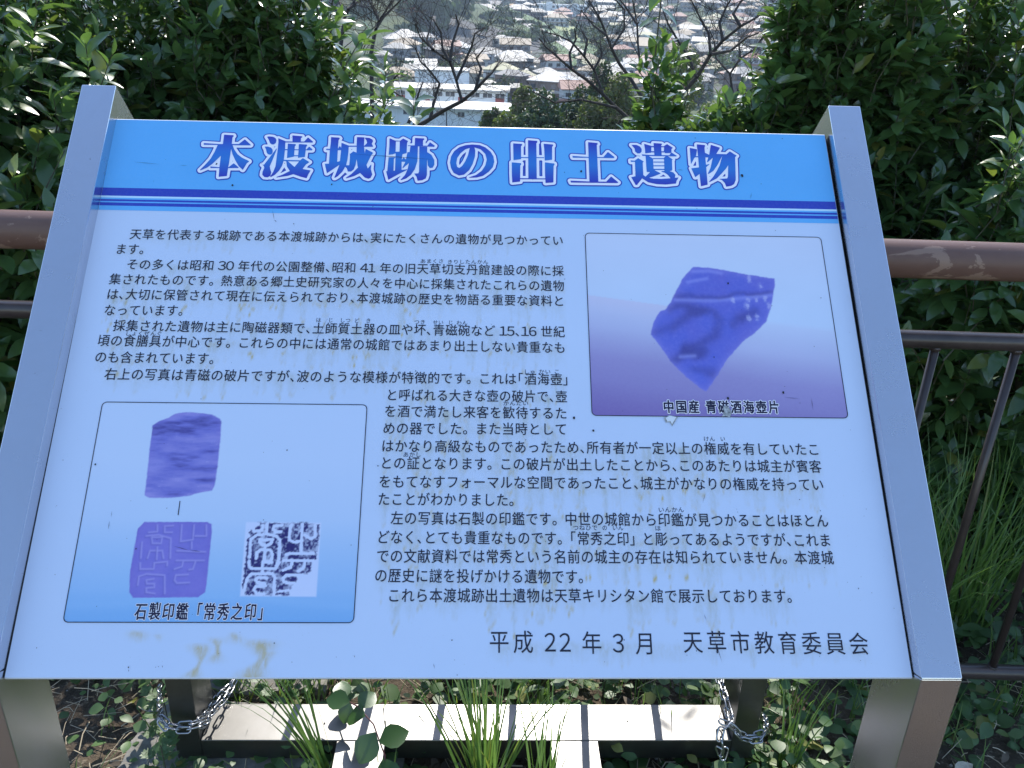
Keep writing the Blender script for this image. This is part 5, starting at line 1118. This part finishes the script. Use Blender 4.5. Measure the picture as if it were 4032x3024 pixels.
# apartment block, five storeys
M_apt = wallm('apartment_white', (.86, .86, .84))
ap = empty('apartment_block', (29, 745, -30), 'large white five-storey apartment block beyond the town', 'apartment block'); ap.rotation_euler = (0, 0, -.05)
v, f = box(-20, 20, 0, 11, -2, 15); part('wall', v, f, M_apt, ap)
v, f = box(-20.4, 20.4, -.4, 11.4, 15.02, 15.6); part('roof', v, f, M_apt, ap)
v, f = box(-12, -7, -3, -.02, -2, 17.2); part('stair_tower', v, f, M_apt, ap); v, f = box(8, 13, -3, -.02, -2, 16.6); part('stair_tower', v, f, M_apt, ap)
v, f = box(-.9, .9, -.1, .03, -.7, .7); awm = mesh('window', v, f, M_glass); v, f = box(-1.5, 1.5, -1.0, -.02, -.9, .1); abm = mesh('balcony', v, f, M_apt)
for s_ in range(5):
    for k in range(13):
        xx = -18.6+k*3.1
        if -13 < xx < -6.3 or 7 < xx < 14: continue
        link('window', awm, ap, Matrix.Translation((xx, 0, 1.7+s_*3)))
        if k % 2: link('balcony', abm, ap, Matrix.Translation((xx, 0, .9+s_*3)))
def block(x, y, z, w, d, h, wall, st, nw, label, cat='building', name='block_building', rot=0.):
    b = empty(name, (x, y, z), label, cat); b.rotation_euler = (0, 0, rot)
    v, f = box(-w/2, w/2, 0, d, -2, h); part('wall', v, f, wall, b); v, f = box(-w/2-.3, w/2+.3, -.3, d+.3, h+.02, h+.5); part('roof', v, f, RM['W'], b)
    for s_ in range(st):
        for k in range(nw): link('window', awm, b, Matrix.Translation((-w/2+w*(k+.5)/nw, 0, h*(s_+.5)/st)))
block(-38, 860, float(height(-38, 860)), 16, 10, 9.5, WM[1], 3, 5, 'pale grey three-storey block among trees far off')
block(-53.7, 472, float(height(-53.7, 472))+.5, 14, 10, 7.2, wallm('brick_red_wall', (.34, .11, .08)), 3, 6, 'reddish brown building half hidden by trees on the wooded hill')
# school, two white wings with red panels
def school(x, y, z, w, d, h, label, pattern, rot, st=1):
    b = empty('school_building', (x, y, z), label, 'school'); b.rotation_euler = (0, 0, rot)
    v, f = box(-w/2, w/2, 0, d, -8, h); part('wall', v, f, M_whitep, b)
    v, f = box(-w/2-.8, w/2+.8, -1.5, d+.6, h+.02, h+.42); part('roof', v, f, RM['W'], b)
    n = len(pattern)
    for k, c in enumerate(pattern):
        xx = -w/2+w*(k+.5)/n; pw_ = w/n*.36
        v, f = box(-pw_, pw_, -.08, .03, .5, 1.5); 
        if c in 'rR':
            v2, f2 = box(-pw_, pw_, -.08, .03, -.95, .45); part('red_panel', [(a+xx, b_, cc+h-2.0) for a, b_, cc in v2], f2, M_redp, b)
        if c in 'rw':
            o = part('window', [(a+xx, b_, cc+h-2.0) for a, b_, cc in v], f, M_glass, b)
            v2, f2 = box(xx-.06, xx+.06, -.14, -.082, h-1.5, h-.5); part('frame', v2, f2, M_trim, o)
            v2, f2 = box(xx-pw_, xx+pw_, -.13, -.082, h-1.56, h-1.48); part('sill', v2, f2, M_trim, o)
        if c == '|':
            v2, f2 = box(xx-.12, xx+.12, -.35, -.02, -8, h); part('pilaster', v2, f2, M_whitep, b)
    return b
school(-19.3, 228, -28.3, 31, 10, 4.6, 'white school wing with red panels under its windows, upper one', ' r|RwwRwwr', -.02)
school(-8.2, 205, -30.1, 17, 12, 4.7, 'low white school wing with a flat roof, right above the sign', '|w |rw w', -.05)
school(-27, 206, -29.9, 20, 9, 4.6, 'low white school wing behind the arching bare tree, left part', '|w||w|ww', -.02)
block(-23, 262, -30, 15, 9, 7.4, M_whitep, 1, 4, 'white annex with a stepped roof behind the school', name='annex_building')
# road, field and green banks
M_road = flat('pale_road', (.55, .50, .43), .9, var=.1, sc=.3)
v = []; 
for k, (x, y) in enumerate(ROAD):
    x2, y2 = ROAD[min(k+1, len(ROAD)-1)]; x1, y1 = ROAD[max(k-1, 0)]; d = Vector((x2-x1, y2-y1)).normalized(); wd_ = 3.4
    v += [(x-d.y*wd_, y+d.x*wd_, float(height(x, y))+1.9), (x+d.y*wd_, y-d.x*wd_, float(height(x, y))+1.9)]
n = len(ROAD); vb = [(a, b, c-.4) for a, b, c in v]
o = part('embankment_road', v+vb, [(2*k, 2*k+1, 2*k+3, 2*k+2) for k in range(n-1)]+[(2*n+2*k, 2*n+2*k+2, 2*n+2*k+3, 2*n+2*k+1) for k in range(n-1)], M_road); o['kind'] = 'structure'
M_bank = flat('bank_grass', (.10, .16, .05), .95, var=.3, sc=.15)
vk = []
for k, (x, y) in enumerate(ROAD):
    x2, y2 = ROAD[min(k+1, n-1)]; x1, y1 = ROAD[max(k-1, 0)]; d = Vector((x2-x1, y2-y1)).normalized(); h0 = float(height(x, y))
    for q, hh in ((-18, -.3), (-3.6, 1.7), (3.6, 1.7), (12, -.3)): vk.append((x+d.y*q, y-d.x*q, h0+hh))
o = part('river_bank', vk, [(4*k+j, 4*k+j+1, 4*k+j+5, 4*k+j+4) for k in range(n-1) for j in range(3)], M_bank); o['kind'] = 'structure'
o = part('green_field', [(x, y, float(height(x, y))+.35) for x, y in FIELD_PTS], [tuple(range(len(FIELD_PTS)))[::-1]], flat('field_grass', (.26, .28, .10), .95, var=.15, sc=.08)); o['kind'] = 'structure'
# ------------------------------------------------------------------ trees of the middle and far distance
def clump_leaves(c, rad, n, ls, r, lumps=9):
    cs = np.array(c)+r.normal(size=(lumps, 3))*np.array(rad)*.48; lr = np.array(rad)*r.uniform(.35, .6, (lumps, 1))
    k = r.integers(0, lumps, n); d = r.normal(size=(n, 3)); d /= np.linalg.norm(d, axis=1, keepdims=True)
    rad_ = (1-.45*r.random((n, 1))**2); P = cs[k]+d*lr[k]*rad_
    nr = d+r.normal(0, .5, (n, 3)); a = r.normal(size=(n, 3)); return P, frames(a, nr), ls*(.6+.8*r.random(n))
QT = [(np.array([(-.5, 0, 0), (.5, 0, .0), (.32, 1., -.12), (-.32, .9, .1)]), np.array([(0, 1, 2, 3)]))]
def far_tree(x, y, h, rad, mat, label, seed, n=700, ls=.5, name='leafy_tree', group=None, zb_=None, cat='tree', squash=1.):
    r = np.random.default_rng(seed); z = float(height(x, y)) if zb_ is None else zb_
    root = empty(name, (x, y, z), label, cat, group)
    if group: root['noun'] = ('pale green' if mat is M_fl else 'dark green')+(' big tree' if rad > 6.2 else ' tree')
    v, f = tube([(0, 0, -.5), (.1, 0, h*.45), (0, .1, h*.8)], [rad*.09, rad*.06, rad*.02], 6); part('trunk', v, f, M_bark, root)
    P, Rm, s_ = clump_leaves((0, 0, h*.62), (rad, rad, h*.40*squash), n, ls, r)
    o = bulk_leaves('crown', P, Rm, s_, mat, root, tpls=QT, kind=None); return root
M_dk = leaf_mat('dark_conifer_needles', (.022, .048, .016), (.06, .10, .034), .7, .15, 0.); M_ol = leaf_mat('olive_foliage', (.075, .085, .022), (.16, .17, .05), .7, .3, 0.)
M_fg = leaf_mat('hill_foliage', (.020, .036, .014), (.048, .070, .026), .75, .15, 0.); M_fl = leaf_mat('hill_foliage_light', (.042, .064, .022), (.09, .115, .04), .75, .25, 0.)
for k, (x, y, top, rd, m_, lb) in enumerate([
    (-.2, 46, -5.0, 1.0, M_ol, 'yellow-green bushy tree left of the dark crowns, just above the sign'), (.95, 45, -4.2, 1.0, M_dk, 'dark evergreen crown, leftmost of the three above the middle of the sign'),
    (2.3, 46, -3.6, 1.15, M_dk, 'dark evergreen crown, highest of the three above the middle of the sign'), (3.6, 47, -3.5, .9, M_dk, 'dark evergreen crown, rightmost of the three above the middle of the sign'),
    (4.7, 44, -4.1, 1.0, M_ol, 'olive-green bushy tree right of the dark crowns'), (6.3, 45, -4.6, 1.2, M_ol, 'olive-green bushy tree behind the slender sapling'), (8.2, 48, -5.0, 1.4, M_ol, 'olive tree crown low behind the shrubs at right'), (9.8, 62, -8.2, 2.0, M_ol, 'broad olive tree farther down the slope behind the sapling'), (14, 95, -13, 3.2, M_fl, 'pale green tree on the slope between the bare trees at right'), (20, 120, -17, 4., M_fg, 'mid green tree far down the slope at right'), (18, 150, -21, 4.5, M_fg, 'dark green tree at the foot of the slope at right'), (6, 130, -20, 4., M_fl, 'pale green tree at the foot of the slope behind the dark crowns'), (26, 170, -22, 5, M_fl, 'wide pale tree at the edge of the town at right'), (-1.7, 50, -6.6, .6, M_fl, 'small round green bush in front of the low school wing')]):
    zb_ = float(height(x, y)); far_tree(x, y, top+1.55-zb_, rd*1.5, m_, lb, 500+k, 13000, .15, zb_=zb_, name='evergreen_tree' if m_ is M_dk else 'leafy_tree', squash=.8)
rr = random.Random(8); 
# wooded hill at left and the conifer at its foot
far_tree(-42, 470, 34, 8, M_fg, 'tall dark tree at the right foot of the wooded hill, reaching highest', 900, 1500, 1.5)
far_tree(-34, 478, 27, 7, M_fg, 'rounded dark tree right of the tallest one on the wooded hill', 901, 1300, 1.5)
far_tree(-50, 455, 20, 8, M_fl, 'pale yellow-green tree in front of the tallest hill tree', 902, 1200, 1.5)
for k in range(70):
    x = rr.uniform(-150, -36); y = rr.uniform(440, 640)
    if x > -.075*y or (y < 475 and abs(x+54) < 16): continue
    far_tree(x, y, rr.uniform(11, 18), rr.uniform(5, 9), rr.choice((M_fg, M_fg, M_fl)), 'leafy tree in the woods covering the hill at left', 1000+k, 420, 1.9, group='trees of the wooded hill at left', squash=1.1)
for k in range(110):
    y = rr.uniform(250, 900); x = y*rr.uniform(-.15, .30)
    if any(abs(x-a) < c*.6+2 and abs(y-b) < 7 for a, b, c in placed) or near_road(x, y, 6): continue
    far_tree(x, y, rr.uniform(5, 9), rr.uniform(2.5, 5), rr.choice((M_fg, M_fl)), 'small tree standing among the houses of the town', 1200+k, 260, 1.0, group='trees among the houses')
for k, (x, y) in enumerate([(2, 560), (10, 545), (-6, 590), (-14, 560), (-20, 530), (-10, 520), (14, 480), (8, 500), (27, 395), (33, 400), (38, 410), (44, 420), (50, 425), (-33, 575), (1, 470), (-6, 478)]):
    far_tree(x, y, rr.uniform(2.5, 4.2), rr.uniform(4, 6.5), rr.choice((M_fg, M_fg, M_fl)), 'bushy tree on the green river bank below the road', 1300+k, 420, 1.1, group='trees on the river bank')
# labels that single out each house and tree of a group by its neighbours
LM = [(-19, 228, 'upper school wing'), (-8, 205, 'low school wing'), (2.3, 120, 'dark evergreen crowns'), (8, 280, 'long brown building'), (-6.8, 292, 'stepped yellow-roofed house'), (11.7, 333, 'salmon-roofed house'),
      (-3, 335, 'big gleaming hip roof'), (-45, 355, 'wide tan-roofed hillside house'), (23, 450, 'lower end of the road'), (-10, 600, 'bend of the road'), (30, 560, 'green field'), (29, 745, 'white apartment block'), (-38, 860, 'pale three-storey block'),
      (-42, 470, 'tallest tree on the hill'), (-54, 472, 'reddish hill building'), (62, 430, 'slender sapling'), (95, 420, 'upright shrub at right'), (110, 700, 'bare trees at right'), (-5, 430, 'near end of the grassy bank'), (150, 860, 'wooded slope at right')]
def relabel():
    px = lambda x, y: (3700*x/y, 3450*31.5/y)
    L_ = [(px(a, b), n) for a, b, n in LM]; fam = {}
    for o in COL.objects:
        if o.parent is None and o.get('group') and o.get('category') in ('house', 'tree') and o.location.y > 100:
            p = px(o.location.x, o.location.y); (q, nm_) = min(L_, key=lambda t: math.hypot(t[0][0]-p[0], (t[0][1]-p[1])*1.6))
            dx, dy = p[0]-q[0], p[1]-q[1]
            way = ('to the right of' if dx > 0 else 'to the left of') if abs(dx) > abs(dy)*1.6 else ('in front of' if dy > 0 else 'beyond')
            fam.setdefault((o['noun'], way, nm_), []).append((math.hypot(dx, dy), o))
    for (noun, way, nm_), l in fam.items():
        for k, (_, o) in enumerate(sorted(l, key=lambda t: t[0])):
            o['label'] = (['nearest', 'second', 'third', 'fourth', 'fifth', 'sixth', 'seventh', 'eighth', 'ninth', 'tenth', 'eleventh', 'twelfth', 'thirteenth', 'fourteenth'][min(k, 13)]+' '+noun+' '+way+' the '+nm_)
            del o['noun']
RN = {'w': 'white', 't': 'tan', 'g': 'grey', 'W': 'gleaming metal', 'r': 'red-brown', 'k': 'dark', 'y': 'yellow', 's': 'salmon'}
# woods on the farther slopes, read as one mass
r = np.random.default_rng(4); n = 5200
y = 900+1300*r.random(n)**1.3; x = y*r.uniform(-.30, .42, n)
keep = (y > 985+40*np.sin(x*.02)) | ((x > 110) & (np.hypot((x-150)/90, (y-900)/170) < 1.1)); x, y = x[keep], y[keep]; n = len(x)
P, F_, c0 = [], [], 0
iv = np.array(ico); fv = np.array(icf)
s_ = r.uniform(4, 10, n); base = np.stack([x, y, height(x, y)+s_*.5], 1)
V = base[:, None, :]+iv[None]*s_[:, None, None]*(1+.35*r.normal(size=(n, len(iv), 1)))
F_ = (fv[None]+(np.arange(n)*len(iv))[:, None, None]).reshape(-1, 3)
o = link('hillside_woods', bulk('hillside_woods', V.reshape(-1, 3), F_, M_fg, True)); o['kind'] = 'stuff'
# ------------------------------------------------------------------ air
v, f = box(-1500, 1500, -60, 2600, -34, 130)
hz = part('haze', v, f, NT('haze').m)
t = hz.data.materials[0].node_tree; t.nodes.clear()
pv = t.nodes.new('ShaderNodeVolumePrincipled'); pv.inputs['Color'].default_value = (.74, .86, 1, 1); pv.inputs['Density'].default_value = .00030; pv.inputs['Anisotropy'].default_value = 0.
om = t.nodes.new('ShaderNodeOutputMaterial'); t.links.new(pv.outputs[0], om.inputs['Volume']); hz['kind'] = 'stuff'
relabel()
for o in COL.objects:
    if 'noun' in o.keys(): del o['noun']
